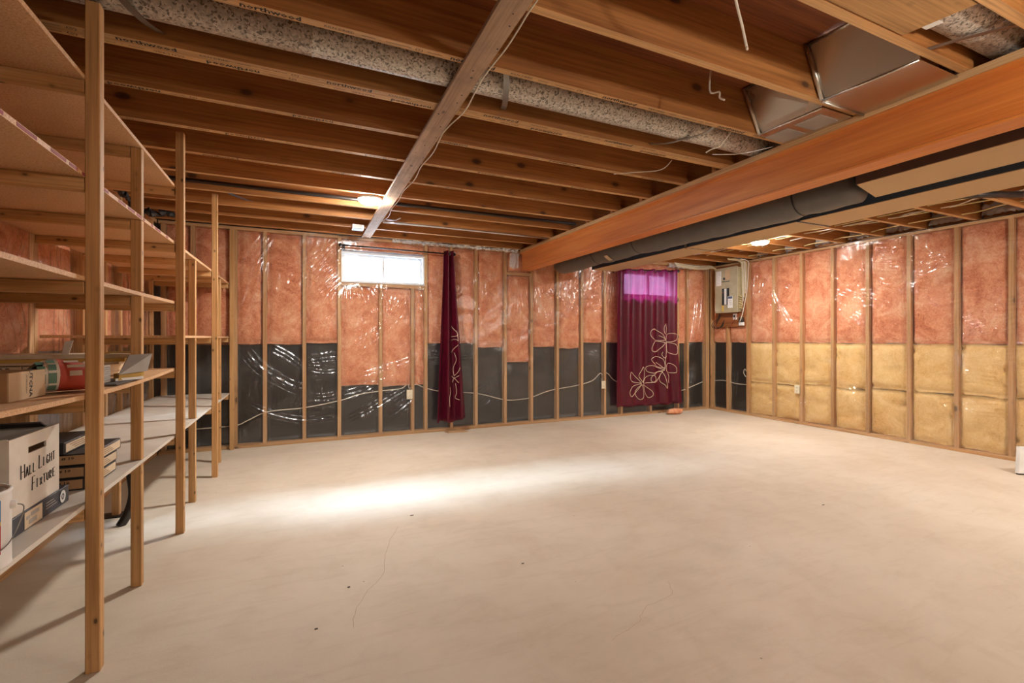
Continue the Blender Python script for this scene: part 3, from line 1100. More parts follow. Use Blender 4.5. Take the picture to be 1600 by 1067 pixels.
# ------------------------------------------------------------ windows
def window(idx, W_, label):
    x0, x1, z0, z1 = W_
    ya, yb = 5.752, 5.86
    r = thing('window_%d' % idx, ((x0 + x1) / 2, 5.80, z0), label, 'window', kind='structure')
    fw = 0.022
    f = MB()
    f.box(x0, x1, ya, yb, z1 - fw, z1).box(x0, x1, ya, yb, z0, z0 + fw).box(x0, x0 + fw, ya, yb, z0 + fw, z1 - fw).box(x1 - fw, x1, ya, yb, z0 + fw, z1 - fw)
    f.build('window_frame', M['white_vinyl'], r, bevel=0.002)
    xm = (x0 + x1) / 2 - 0.005
    for k, (a, b, yy) in enumerate(((x0 + fw, xm + 0.014, 5.80), (xm - 0.014, x1 - fw, 5.826))):
        s = MB()
        sw = 0.026
        a0, b0, c0, e0 = a, b, z0 + fw, z1 - fw
        s.box(a0, b0, yy, yy + 0.022, e0 - sw, e0).box(a0, b0, yy, yy + 0.022, c0, c0 + sw * .7)
        s.box(a0, a0 + sw, yy, yy + 0.022, c0 + sw * .7, e0 - sw).box(b0 - sw, b0, yy, yy + 0.022, c0 + sw * .7, e0 - sw)
        so = s.build('sash', M['white_vinyl'], r, bevel=0.0015)
        MB().box(a0 + sw, b0 - sw, yy + 0.009, yy + 0.013, c0 + sw * .7, e0 - sw).build('pane', M['glass'], so)
    return r


window(1, W1, 'small two-pane slider window, bright with daylight, under black rod')
window(2, W2, 'small two-pane slider window glowing behind the maroon curtain')

# ------------------------------------------------------------ ceiling lamps
def lamp(loc, label, r=0.095):
    o = thing('ceiling_lamp', loc, label, 'lamp')
    x, y, z = loc
    MB().lathe([(r * .2, z), (r, z), (r + .006, z - .004), (r + .006, z - .018), (r - .004, z - .022), (r - .006, z - .019)], (x, y, 0), 28).build('trim_ring', M['white'], o, smooth=False)
    MB().lathe([(r - .006, z - .019), (r - .009, z - .034), (r * .8, z - .043), (r * .45, z - .049), (0.001, z - .051)], (x, y, 0), 24).build('diffuser', M['lamp'], o, smooth=True)
    return o


lamp((0.535, 4.115, 2.369), 'round glowing LED ceiling light left of the long strapping board')
lamp((5.04, 3.90, 2.352), 'round glowing LED ceiling light beside the long tan-bottomed duct')
lamp((4.9, 0.55, 2.352), 'unseen LED ceiling light added as fill near the front right corner')  # out-of-view disc added as fill light
for bi, (bx_, by_, lab) in enumerate(((1.95, -0.10, 'bare bulb hanging on a cord to the right of the camera'), (4.3, -1.0, 'unseen bare bulb added as fill in the front right part of the room'))):  # second bulb is an unseen addition that evens out the lighting
    pl = thing('unseen_bulb', (bx_, by_, 2.369), lab, 'lamp')
    MB().tube([(bx_, by_, 2.369), (bx_, by_, 2.20)], 0.004, 6).build('cord', M['black_plastic'], pl)
    MB().lathe([(0.001, 2.22), (0.022, 2.215), (0.024, 2.17), (0.018, 2.165)], (bx_, by_, 0), 14).build('socket', M['black_plastic'], pl)
    MB().lathe([(0.016, 2.165), (0.028, 2.14), (0.048, 2.10), (0.05, 2.07), (0.038, 2.035), (0.001, 2.02)], (bx_, by_, 0), 18).build('bulb', M['bulb'], pl, smooth=True)

# ------------------------------------------------------------ shelving along the left wall
sh = thing('storage_shelving', (-0.98, 3.3, 0), 'long homemade timber shelving with particle board shelves along left wall', 'shelving')
PY = [2.105, 2.75, 3.385, 3.995, 4.63, 5.16, 5.70]
TALL = {0: 2.366, 2: 2.42, 4: 2.40, 6: 2.33}


def sag(y, a):
    return -a * abs(math.sin(PI * (y - 3.39) / 1.2)) * (1 if y < 3.39 else 0.6)


LV = {'s1': (2.084, 0.92, 3.385, 0.0), 's2': (1.742, 0.92, 5.735, 0.0), 's3': (1.385, 0.92, 3.385, 0.006), 's4': (1.180, 3.425, 5.735, 0.0), 's5': (0.985, 0.92, 3.385, 0.022), 's6': (0.583, 0.92, 5.735, 0.0)}
XF = -0.690
for i, y in enumerate(PY):
    if i in TALL:
        dx = 0.003 if i else 0.0
        MB().box(-0.690 + dx, -0.648 + dx, y, y + 0.040, 0.0, TALL[i]).build('post', M['shelf_z'], sh, bevel=0.0025)
    else:
        lv = sorted(v[0] for k, v in LV.items() if v[1] < y < v[2])
        z = 0.0
        for q in lv:
            MB().box(-0.734, XF - 0.002, y, y + 0.038, z, q - 0.001).build('post_segment', M['shelf_z'], sh, bevel=0.0025)
            z = q + 0.017
for k, (z, y0, y1, sg) in LV.items():
    segs = [(y0, y1)] if y1 - y0 < 3 else [(y0, 3.405), (3.407, y1)]
    for a, b in segs:
        mb = MB()
        n = 12
        ys = [a + (b - a) * q / n for q in range(n + 1)]
        zo = []
        for q, y in enumerate(ys):
            s_ = -sg * math.sin(PI * min(1, max(0, (3.385 - y) / 2.0))) if sg else 0
            zo.append(z + s_)
            mb.v += [(XL + 0.004, y, z + s_), (XF, y, z + s_), (XF, y, z + s_ + 0.016), (XL + 0.004, y, z + s_ + 0.016)]
        for q in range(n):
            i0, i1 = q * 4, q * 4 + 4
            for e in range(4):
                mb.f.append((i0 + e, i0 + (e + 1) % 4, i1 + (e + 1) % 4, i1 + e))
                mb.mi.append(0)
        mb.f.append((0, 1, 2, 3))
        mb.f.append((n * 4 + 3, n * 4 + 2, n * 4 + 1, n * 4))
        mb.mi += [0, 0]
        mm = M['melamine'] if k == 's6' else M['board']
        so = mb.build('shelf_board', mm, sh)
        if k == 's2' and a < 2:
            rg = random.Random(5)
            yy = a + 0.1
            while yy < 3.3:
                ln = rg.uniform(0.02, 0.11)
                MB().box(XF + .0001, XF + .0008, yy, yy + ln, z + .003, z + .0135).build('red_paint_mark', plain('faded_red_paint', '#9c4a4e', 0.7), so)
                yy += ln + rg.uniform(0.01, 0.12)
    for i, y in enumerate([1.46] + PY):
        if not (y0 < y + 0.03 and y < y1 + 0.02) or y > 5.72:
            continue
        s_ = -sg * math.sin(PI * min(1, max(0, (3.385 - y) / 2.0))) if sg else 0
        yy = y if y < 5.6 else y - 0.06
        MB().box(XL + 0.002, XF - 0.046 if (i and (i - 1) not in TALL) else XF - 0.002, yy, yy + 0.038, z + s_ - 0.045, z + s_ - 0.001).build('crosspiece', M['shelf_x'], sh, bevel=0.002)
MB().box(-0.690, -0.648, 1.46, 1.50, 0, 2.366).build('post', M['shelf_z'], sh, bevel=0.0025)
MB().box(-1.14, -1.10, 3.90, 3.94, 0.0, 0.58).build('rear_leg', M['shelf_z'], sh, bevel=0.002)
MB().box(-1.26, -1.00, 3.86, 3.97, 0.0, 0.006).build('foot_pad', M['black_plastic'], sh)
# ---- batten, cables, ducts overhead ---------------------------------
bt = MB()
bt.hexa([(0.628, 0.6, 2.350), (0.734, 0.6, 2.350), (0.742, 5.71, 2.350), (0.640, 5.71, 2.350), (0.628, 0.6, 2.369), (0.734, 0.6, 2.369), (0.742, 5.71, 2.369), (0.640, 5.71, 2.369)])
bo = bt.build('strapping_board', M['batten'], bevel=0.002)
tag(bo, 'long grey-stained strapping board nailed across the joist undersides', 'board')
rg = random.Random(3)
for k in range(34):
    yy = 1.4 + k * 0.125 + rg.uniform(-.05, .05)
    xx = 0.64 + rg.uniform(0.012, 0.085)
    MB().lathe([(0.0005, 2.3493), (0.0032 + rg.uniform(0, .003), 2.3493), (0.003, 2.3505)], (xx, yy, 0), 6).build('nail', M['ink'], bo)


def cable(name, pts, r, mat, label, cat='cable', group=None, n=6, sub=5):
    mb = MB()
    mb.tube(catmull(pts, sub), r, n)
    return tag(mb.build(name, mat, smooth=True), label, cat, group)


pts = []
for k in range(0, 32):
    y = 1.0 + k * 0.125
    s_ = math.sin(k * 1.35) + 0.6 * math.sin(k * 0.7 + 1)
    pts.append((0.742 + 0.017 + 0.009 * s_, y, 2.3585 + 0.004 * math.cos(k)))
cable('stapled_cable', pts, 0.0035, M['cable'], 'thin cream cable stapled along the edge of the strapping board')
cable('dangling_wire', [(1.12, 1.02, 2.55), (1.31, 1.11, 2.33), (1.42, 1.17, 2.285), (1.50, 1.215, 2.25), (1.475, 1.195, 2.235)], 0.0045, M['cable'], 'thicker white wire tail dangling below the joists, nearest to the camera')
cable('dangling_wire', [(1.83, 1.66, 2.604), (1.78, 1.63, 2.52), (1.73, 1.60, 2.33), (1.735, 1.55, 2.30), (1.715, 1.53, 2.26), (1.71, 1.50, 2.235)], 0.004, M['cable'], 'thin white wire tail hanging between joists left of the metal boot')
cable('dangling_wire', [(2.32, 1.96, 2.42), (2.305, 2.03, 2.35), (2.30, 2.06, 2.335), (2.26, 2.08, 2.32), (2.23, 2.09, 2.30)], 0.004, M['cable'], 'short kinked white wire hanging beside the end of the spangled duct')
cable('loose_wire', [(2.36, 2.16, 2.335), (2.55, 2.10, 2.35), (2.70, 1.98, 2.378)], 0.003, M['conduit'], 'straight thin wire running from spangled duct to the beam')
cable('loose_wire', [(2.08, 2.80, 2.375), (2.16, 2.68, 2.36), (2.30, 2.56, 2.36), (2.32, 2.47, 2.40)], 0.003, M['cable'], 'thin pale wire crossing under a joist near the beam')

# round spangled duct
D_Y, D_Z, D_R = 2.14, 2.462, 0.085
du = thing('round_duct', (0.7, D_Y, D_Z), 'long round galvanised duct with dark spangles between two joists', 'duct')
for a, b, rr in ((-1.3, 0.05, D_R), (0.03, 1.995, D_R - .001), (1.98, 2.85, D_R)):
    nn = 18
    pr = [(rr, a), (rr, (a + b) / 2), (rr, b - .012), (rr + .003, b - .006), (rr, b)]
    MB().lathe(pr, (0, D_Y, D_Z), 36, axis='x').build('duct_section', M['spangle'], du, smooth=True)


def strap(name, pts, wd, mat, label, group=None, vec=(1, 0, 0)):
    mb = MB()
    v = Vector(vec).normalized() * wd / 2
    p = catmull(pts, 4)
    for a, b in zip(p, p[1:]):
        t = (b - a).normalized()
        n = t.cross(v).normalized() * 0.0012
        mb.hexa([a - v - n, a + v - n, b + v - n, b - v - n, a - v + n, a + v + n, b + v + n, b - v + n])
    return tag(mb.build(name, mat), label, 'strap', group)


strap('hanger_strap', [(-0.60, 1.939, 2.395), (-0.585, 2.02, 2.376), (-0.565, 2.10, 2.3722), (-0.54, 2.20, 2.383), (-0.515, 2.311, 2.415)], 0.03, M['strap'], 'grey hanger strap under the spangled duct near the tall front post')
strap('hanger_strap', [(0.84, 1.939, 2.42), (0.87, 1.99, 2.386), (0.90, 2.06, 2.374), (0.93, 2.14, 2.3735), (0.96, 2.22, 2.385), (0.99, 2.311, 2.41)], 0.03, M['strap'], 'grey hanger strap under the spangled duct right of the strapping board')
strap('hanger_strap', [(2.16, 1.939, 2.42), (2.16, 1.99, 2.384), (2.13, 2.06, 2.373), (2.09, 2.14, 2.3725), (2.04, 2.22, 2.372), (1.99, 2.311, 2.395)], 0.022, M['strap'], 'narrow hanger strap under the spangled duct close to the beam')
strap('steel_strip', [(-0.545, 4.462, 2.372), (-0.49, 4.52, 2.366), (-0.43, 4.60, 2.366), (-0.395, 4.64, 2.372)], 0.032, M['steel_blue'], 'short bluish steel strip between joists above the far shelving')

# ---- insulated and rectangular ducts right of the beam
DZ = 2.10
bx = thing('rectangular_duct', (3.22, 0.2, DZ), 'boxy duct with dark brown side and tan underside beside the beam', 'duct')
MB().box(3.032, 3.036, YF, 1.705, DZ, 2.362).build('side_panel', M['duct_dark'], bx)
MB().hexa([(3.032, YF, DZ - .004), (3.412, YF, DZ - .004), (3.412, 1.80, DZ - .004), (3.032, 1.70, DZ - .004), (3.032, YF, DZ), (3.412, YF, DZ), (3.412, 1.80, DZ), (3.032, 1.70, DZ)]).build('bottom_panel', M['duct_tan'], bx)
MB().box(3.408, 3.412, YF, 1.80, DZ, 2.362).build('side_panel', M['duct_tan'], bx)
MB().hexa([(3.037, 1.70, DZ), (3.407, 1.797, DZ), (3.407, 1.80, DZ), (3.037, 1.705, DZ), (3.037, 1.70, 2.36), (3.407, 1.797, 2.36), (3.407, 1.80, 2.36), (3.037, 1.705, 2.36)]).build('end_cap', M['duct_dark'], bx)

ir = thing('insulated_duct', (3.24, 3.6, 2.17), 'round duct wrapped in charcoal insulation beside the orange beam', 'duct')
path, rad = [], []
for k in range(46):
    y = 1.80 + k * (5.60 - 1.80) / 45
    path.append((3.225 + 0.012 * math.sin(y * 2.1), y, 2.175 + 0.012 * math.sin(y * 1.7 + 1)))
    r_ = 0.132 + 0.004 * math.sin(y * 9) + 0.003 * math.sin(y * 23)
    for yb_ in (2.15, 3.02, 3.9, 4.62):
        r_ -= 0.012 * math.exp(-((y - yb_) / 0.05) ** 2)
    rad.append(r_)
rad[-1] = 0.06
rad[-2] = 0.10
MB().tube(path, rad, 28).build('duct_wrap', M['wrap'], ir, smooth=True)
for yb_ in (2.15, 3.02, 3.9, 4.62):
    MB().lathe([(0.124, yb_ - .006), (0.127, yb_), (0.124, yb_ + .006)], (3.225 + 0.012 * math.sin(yb_ * 2.1), 0, 2.175 + 0.012 * math.sin(yb_ * 1.7 + 1)), 28, axis='y').build('tie_band', M['black_plastic'], ir, smooth=True)
MB().hexa([(3.13, 4.30, 2.075), (3.17, 4.30, 2.055), (3.17, 4.36, 2.055), (3.13, 4.36, 2.075), (3.10, 4.30, 2.10), (3.18, 4.30, 2.052), (3.18, 4.36, 2.052), (3.10, 4.36, 2.10)]).build('tape_patch', M['card_tan'], ir)

ld_ = thing('long_duct', (3.75, 2, DZ), 'long low rectangular duct with blue-black side and tan bottom', 'duct')
for a, b in ((YF, 1.0), (1.0, 2.42), (2.42, 3.60), (3.60, 5.29)):
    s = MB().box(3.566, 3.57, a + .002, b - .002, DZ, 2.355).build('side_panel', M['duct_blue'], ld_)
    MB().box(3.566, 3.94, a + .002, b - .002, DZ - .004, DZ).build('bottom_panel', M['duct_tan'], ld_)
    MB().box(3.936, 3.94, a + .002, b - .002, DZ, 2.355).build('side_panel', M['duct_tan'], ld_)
    if b < 5:
        MB().box(3.558, 3.566, b - .012, b + .012, DZ - .006, 2.352).box(3.558, 3.945, b - .006, b + .006, DZ - .009, DZ - .004).build('drive_cleat', M['galv'] if a > 2 else M['duct_blue'], ld_)
MB().box(3.571, 3.935, 5.28, 5.284, DZ, 2.355).build('end_cap', M['duct_blue'], ld_)
MB().box(3.944, 3.98, YF, 4.4, DZ + 0.20, DZ + 0.238).build('trim_1', M['stud_y'])
tag(bpy.data.objects['trim_1'], 'narrow timber ledger along the far side of the long duct', 'trim', kind='structure')

# ---- bright sheet-metal boots between the near joists
def boot(name, y0, y1, xt0, xb0, xt1, xb1, label, lower, dull=False):
    """sloped panel from the subfloor down to a horizontal pan that runs onto the beam plate"""
    o = thing(name, (2.45, (y0 + y1) / 2, ZC), label, 'duct')
    zt, zb = ZS - 0.006, ZC - lower
    t = 0.003
    MB().hexa([(xb0, y0, zb), (xb0 + t, y0, zb), (xb1 + t, y1, zb), (xb1, y1, zb), (xt0, y0, zt), (xt0 + t, y0, zt), (xt1 + t, y1, zt), (xt1, y1, zt)]).build('sloped_panel', M['galv'], o)
    pan = MB().hexa([(xb0, y0, zb - .004), (2.715, y0, zb - .004), (2.715, y1, zb - .004), (xb1, y1, zb - .004), (xb0, y0, zb - .001), (2.715, y0, zb - .001), (2.715, y1, zb - .001), (xb1, y1, zb - .001)]).build('bottom_pan', M['galv'], o)
    MB().tube([(xt1 - .006, y1 - .012, zt), (xb1 - .006, y1 - .012, zb)], 0.012, 8).build('corner_cleat', M['galv'], o, smooth=True)
    MB().tube([(xt1 - .006, y1 - .012, zt - .004), (xt0 - .006, y0, zt - .004)], 0.008, 8).build('corner_cleat', M['galv'], o, smooth=True)
    MB().tube([(xb1 - .004, y1 - .01, zb - .004), (xb0 - .004, y0, zb - .004)], 0.006, 8).build('seam_cleat', M['galv'], o, smooth=True)
    if not dull:
        MB().tube([(2.708, y0, zb - .008), (2.708, y1, zb - .008)], 0.007, 8).build('seam_cleat', M['galv'], o, smooth=True)
        MB().tube([(xb1, y1 - .008, zb - .008), (2.708, y1 - .008, zb - .008)], 0.005, 8).build('seam_cleat', M['galv'], o, smooth=True)
    else:
        for k in range(2):
            yy = y0 + 0.05 + k * (y1 - y0) / 2
            MB().box(2.50, 2.66, yy, yy + (y1 - y0) * 0.38, zb - .0062, zb - .004).build('pressed_rectangle', M['tile'], pan)
    return o


boot('duct_boot', 1.09, 1.486, 2.27, 2.385, 2.235, 2.355, 'bright sheet-metal duct boot between the nearer pair of joists', 0.012)
boot('duct_boot', 1.53, 1.895, 2.33, 2.44, 2.305, 2.435, 'dull-bottomed sheet-metal duct boot next to the beam and spangled duct', 0.004, True)

ob = MB().hexa([(0.2, 0.835, 2.372), (2.20, 0.835, 2.372), (2.16, 1.045, 2.372), (0.2, 1.045, 2.372), (0.2, 0.835, 2.384), (2.20, 0.835, 2.384), (2.16, 1.045, 2.384), (0.2, 1.045, 2.384)]).build('panning_board', M['osb'])
tag(ob, 'tan sheathing board closing the gap between the two nearest joists', 'board')
rd2 = thing('round_duct', (2.7, 0.945, 2.485), 'short grey round duct beyond the tan board, top right', 'duct')
MB().lathe([(0.098, 2.18), (0.098, 2.5), (0.101, 2.506), (0.098, 2.512), (0.098, 3.3)], (0, 0.945, 2.485), 30, axis='x').build('duct_section', M['spangle'], rd2, smooth=True)
MB().lathe([(0.001, 2.18), (0.098, 2.18)], (0, 0.945, 2.485), 30, axis='x').build('end_cap', M['spangle'], rd2)
strap('hanger_strap', [(2.36, 1.048, 2.372), (2.40, 0.98, 2.376), (2.47, 0.88, 2.379), (2.50, 0.832, 2.376)], 0.026, M['strap'], 'grey hanger strap across the short round duct, top right')
sn = MB().hexa([(2.19, 0.95, 2.386), (2.24, 0.95, 2.386), (2.23, 1.0, 2.386), (2.19, 1.0, 2.386), (2.19, 0.95, 2.42), (2.235, 0.95, 2.42), (2.22, 1.0, 2.41), (2.19, 1.0, 2.41)]).build('paper_scrap', M['white'])
tag(sn, 'small torn white scrap on the end of the tan board', 'scrap')

# ---- pipe, conduit, junction box
pp = MB().tube([(-1.3, 4.335, 2.405), (0.2, 4.33, 2.405), (2.69, 4.30, 2.405)], 0.017, 12).build('black_pipe', M['abs'], smooth=True)
tag(pp, 'thin black pipe running along a joist bay past the ceiling light', 'pipe')
cn = MB().tube([(0.757, 4.856, 2.357), (0.9, 4.850, 2.357), (1.42, 4.845, 2.357), (2.2, 4.853, 2.357), (2.66, 4.87, 2.357)], 0.0105, 10).build('metal_conduit', M['conduit'], smooth=True)
tag(cn, 'bright bare metal conduit under a far joist', 'conduit')
jb = thing('junction_box', (0.545, 5.17, 2.37), 'small grey steel junction box under joists beside strapping board', 'junction box')
MB().box(0.485, 0.605, 5.11, 5.21, 2.322, 2.369).build('box_body', M['conduit'], jb, bevel=0.004)
MB().box(0.505, 0.585, 5.106, 5.111, 2.328, 2.362).build('cover_plate', M['strap'], jb)
MB().box(0.50, 0.59, 5.12, 5.20, 2.318, 2.322).build('cover_plate', M['steel_blue'], jb)
for xx in (0.498, 0.592):
    MB().lathe([(0.004, 2.317), (0.004, 2.3225)], (xx, 5.16, 0), 8).build('cover_screw', M['chrome'], jb)
nb = MB().tube([(0.78, 4.80, 2.372), (0.86, 4.72, 2.352), (0.90, 4.68, 2.37)], 0.006, 6).build('wire_clip', M['conduit'], smooth=True)
tag(nb, 'short bent metal wire clip beside the strapping board', 'clip')

# ------------------------------------------------------------ curtains
FL = [[(5.142, 1.171), (5.088, 1.254), (4.982, 1.315), (4.893, 1.306), (4.866, 1.245), (4.893, 1.187), (4.982, 1.146), (5.142, 1.145)], [(5.127, 1.112), (5.003, 1.129), (4.918, 1.096), (4.887, 0.997), (4.939, 0.968), (5.035, 0.979), (5.131, 1.087)], [(5.174, 1.154), (5.222, 1.23), (5.305, 1.252), (5.398, 1.225), (5.383, 1.162), (5.305, 1.123), (5.185, 1.129)], [(5.185, 1.103), (5.305, 1.099), (5.383, 1.06), (5.394, 0.983), (5.372, 0.924), (5.283, 0.942), (5.196, 1.002)], [(5.164, 1.397), (5.127, 1.347), (5.131, 1.271), (5.164, 1.238), (5.2, 1.272), (5.207, 1.339), (5.17, 1.397)], [(5.12, 0.718), (5.003, 0.746), (4.897, 0.823), (4.897, 0.873), (4.982, 0.896), (5.078, 0.878), (5.131, 0.819), (5.142, 0.726)], [(5.12, 0.693), (4.982, 0.738), (4.876, 0.758), (4.814, 0.726), (4.834, 0.668), (4.939, 0.643), (5.12, 0.676)], [(5.174, 0.759), (5.283, 0.782), (5.361, 0.737), (5.383, 0.66), (5.349, 0.631), (5.185, 0.658)], [(5.114, 0.643), (5.078, 0.569), (5.088, 0.502), (5.153, 0.449), (5.196, 0.396), (5.174, 0.515)], [(5.11, 0.66), (4.982, 0.639), (4.897, 0.592), (4.887, 0.526), (4.939, 0.499), (5.045, 0.537), (5.099, 0.635)], [(4.71, 0.516), (4.649, 0.6), (4.68, 0.681), (4.741, 0.741), (4.783, 0.678), (4.762, 0.58), (4.721, 0.516)], [(4.741, 0.515), (4.834, 0.594), (4.929, 0.607), (4.982, 0.547), (4.939, 0.507), (4.845, 0.495), (4.752, 0.49)], [(4.741, 0.474), (4.834, 0.421), (4.908, 0.36), (4.918, 0.301), (4.855, 0.266), (4.793, 0.332), (4.741, 0.458)], [(4.71, 0.459), (4.741, 0.351), (4.731, 0.27), (4.659, 0.254), (4.598, 0.342), (4.639, 0.429), (4.69, 0.465)], [(4.669, 0.485), (4.548, 0.441), (4.477, 0.364), (4.527, 0.297), (4.608, 0.357), (4.68, 0.468)], [(4.669, 0.501), (4.548, 0.522), (4.487, 0.589), (4.527, 0.669), (4.598, 0.602), (4.68, 0.509)], [(5.164, 1.12), (5.17, 0.986), (5.153, 0.868), (5.142, 0.701)], [(5.056, 1.217), (5.11, 1.187), (5.148, 1.154)], [(5.003, 0.805), (5.078, 0.761), (5.136, 0.701)], [(5.11, 0.961), (5.099, 0.92), (5.136, 0.869), (5.174, 0.902)], [(5.196, 0.632), (5.262, 0.579), (5.229, 0.496), (5.262, 0.478)]]
ST = [[(1.723, 1.331), (1.746, 1.286), (1.77, 1.241), (1.781, 1.151)], [(1.805, 1.264), (1.77, 1.208), (1.723, 1.196)], [(1.723, 1.151), (1.758, 1.163), (1.786, 1.14)], [(1.781, 1.095), (1.746, 1.039), (1.723, 0.994)], [(1.753, 0.993), (1.77, 0.903), (1.746, 0.791), (1.758, 0.7)], [(1.805, 0.812), (1.781, 0.745), (1.758, 0.7)], [(1.723, 0.701), (1.758, 0.678), (1.793, 0.71)], [(1.758, 0.678), (1.735, 0.622)], [(1.758, 0.678), (1.793, 0.62)], [(1.688, 0.568), (1.7, 0.5), (1.676, 0.434), (1.683, 0.322)], [(1.77, 0.61), (1.781, 0.496), (1.77, 0.429), (1.805, 0.405)]]


def curtain(loc, label, left, right, ztop, zbot, yfun, nu, nz, stitch, grom, wavy):
    o = thing('curtain', loc, label, 'curtain')
    S, T = np.meshgrid(np.linspace(0, 1, nu), np.linspace(0, 1, nz), indexing='ij')
    X = left(T) * (1 - S) + right(T) * S
    Z = ztop(S) * (1 - T) + zbot(S) * T
    Y = yfun(S, T)
    V = np.stack([X, Y, Z], -1).reshape(-1, 3)
    c = np.array(loc, float)
    me = mesh_np('curtain_fabric', V - c, grid_faces(nu, nz), M['cloth'])
    fo = put('curtain_fabric', me, o, c)
    md = fo.modifiers.new('thickness', 'SOLIDIFY')
    md.thickness = 0.0012
    # embroidered stalks and petals laid on the cloth
    def surf(x, z):
        t = min(max((2.22 - z) / (2.22 - 0.13), 0), 1)
        ta = np.array([t])
        l_, r_ = float(left(ta)[0]), float(right(ta)[0])
        s = min(max((x - l_) / (r_ - l_), 0), 1)
        return float(yfun(np.array([s]), ta)[0])
    for pts, closed in stitch:
        p = catmull([(x, z, 0) for x, z in pts], 5, closed)
        q = [(v.x, surf(v.x, v.y) - 0.0035, v.y) for v in p]
        if closed:
            q.append(q[0])
        MB().tube(q, 0.0036, 5).build('embroidered_outline', M['thread'], fo, smooth=True)
    for gx, gz in grom:
        gy = surf(gx, gz) - 0.004
        MB().lathe([(0.014, gy + .003), (0.016, gy - .003), (0.022, gy - .004), (0.024, gy + .002)], (gx, 0, gz), 14, axis='y').build('grommet', M['chrome'], fo, smooth=True)
    return o


c2 = curtain((4.86, 5.66, 0.14), 'wide maroon curtain with cream flower outlines over the right-hand window',
             lambda T: 4.24 + 0.0 * T, lambda T: 5.415 + 0.115 * np.clip((T - 0.45) / 0.55, 0, 1) ** 1.2,
             lambda S: 2.195 + 0.06 * S + 0.008 * np.cos(S * 2 * PI * 5), lambda S: 0.155 - 0.01 * S + 0.006 * np.sin(S * 23),
             lambda S, T: 5.655 - 0.032 * np.cos(S * 2 * PI * 5.2 + 0.5 * np.sin(T * 3)) * (1 - 0.35 * T) - 0.010 * np.sin(S * 31 + T * 5) * T,
             150, 60, [(f, k < 16) for k, f in enumerate(FL)], [(4.63, 2.185), (4.80, 2.195), (4.95, 2.20), (5.28, 2.215)], 1)
c1 = curtain((1.70, 5.62, 0.12), 'narrow bunched maroon curtain hanging at the end of the left-hand rod',
             lambda T: 1.605 - 0.085 * T, lambda T: 1.745 + 0.165 * T,
             lambda S: 2.265 + 0.0 * S, lambda S: 0.125 + 0.018 * np.sin(S * 9) + 0.03 * S,
             lambda S, T: 5.63 - 0.048 * np.cos(S * 2 * PI * 2.3 + 0.6 + 0.25 * T) - 0.015 * np.sin(S * 25) * T,
             90, 60, [(f, False) for f in ST], [(1.672, 2.225)], 1)


def rod(x0, x1, z0, z1, y, label):
    o = thing('curtain_rod', ((x0 + x1) / 2, y, z0), label, 'curtain rod')
    MB().tube([(x0, y, z0), (x1, y, z1)], 0.0085, 12).build('rod', M['black'], o, smooth=True)
    for x, z in ((x0, z0), (x1, z1)):
        s = -1 if x == x0 else 1
        MB().lathe([(0.001, x + s * .034), (0.014, x + s * .03), (0.022, x + s * .016), (0.02, x + s * .004), (0.010, x)], (0, y, z), 14, axis='x').build('finial', M['black'], o, smooth=True)
        MB().box(x - s * .03 - .008, x - s * .03 + .008, y, YB - .004, z - .012, z + .012).box(x - s * .03 - .014, x - s * .03 + .014, YB - .012, YB - .006, z - .035, z + .035).build('wall_bracket', M['black'], o, bevel=0.002)
    return o


rod(0.42, 1.735, 2.237, 2.226, 5.63, 'black curtain rod with ball end above the left-hand window')
rod(4.22, 5.43, 2.192, 2.236, 5.655, 'black curtain rod threaded through the wide maroon curtain')

# ------------------------------------------------------------ outlets and cables on the walls
def outlet(wall, u, z, label):
    f = WALLMAP[wall]
    o = thing('wall_outlet', f(u, z, -0.012), label, 'outlet')
    wallbox(MB(), wall, u - .036, u + .036, z - .058, z + .058, -0.016, -0.010).build('cover_plate', M['ivory'], o, bevel=0.002)
    wallbox(MB(), wall, u - .030, u + .030, z - .050, z + .050, -0.0099, 0.05).build('outlet_box', M['black_plastic'], o)
    for dz in (-.023, .023):
        rc = wallbox(MB(), wall, u - .017, u + .017, z + dz - .014, z + dz + .014, -0.0185, -0.0155).build('socket', M['ivory'], o, bevel=0.001)
        for du_ in (-.007, .007):
            wallbox(MB(), wall, u + du_ - .0014, u + du_ + .0014, z + dz - .004, z + dz + .006, -0.0190, -0.0180).build('slot', M['ink'], rc)
    return o


outlet('back', 1.212, 0.489, 'ivory wall outlet below the left-hand window beside a short stud')
outlet('back', 4.072, 0.489, 'ivory wall outlet just left of the wide maroon curtain')
outlet('right', 4.235, 0.475, 'ivory wall outlet among the yellow batts on right wall')

dC = YB + 0.045
cable('electrical_cable', [(x, dC, z) for x, z in [(-1.09, 0.23), (-0.66, 0.24), (-0.54, 0.28), (-0.37, 0.36), (-0.2, 0.38), (0.03, 0.39), (0.41, 0.45), (0.62, 0.51), (0.87, 0.54), (1.12, 0.56), (1.20, 0.62), (1.215, 0.56)]], 0.0055, M['cable'], 'white cable drooping across black sheeting left of the bunched curtain')
cable('electrical_cable', [(x, dC, z) for x, z in [(1.22, 0.55), (1.30, 0.60), (1.42, 0.555), (1.63, 0.5), (2.11, 0.45), (2.51, 0.345), (2.76, 0.34), (2.92, 0.36), (3.21, 0.44), (3.63, 0.49), (3.91, 0.55), (4.05, 0.655), (4.10, 0.60), (4.09, 0.55)]], 0.0055, M['cable'], 'long white cable drooping across black sheeting between the two curtains')
cable('electrical_cable', [(x, dC, z) for x, z in [(4.08, 0.55), (4.13, 0.65), (4.20, 0.64), (4.33, 0.53), (4.7, 0.42), (5.2, 0.33), (5.64, 0.33), (5.78, 0.36), (6.1, 0.45)]], 0.0055, M['cable'], 'white cable passing behind the wide maroon curtain towards the corner')
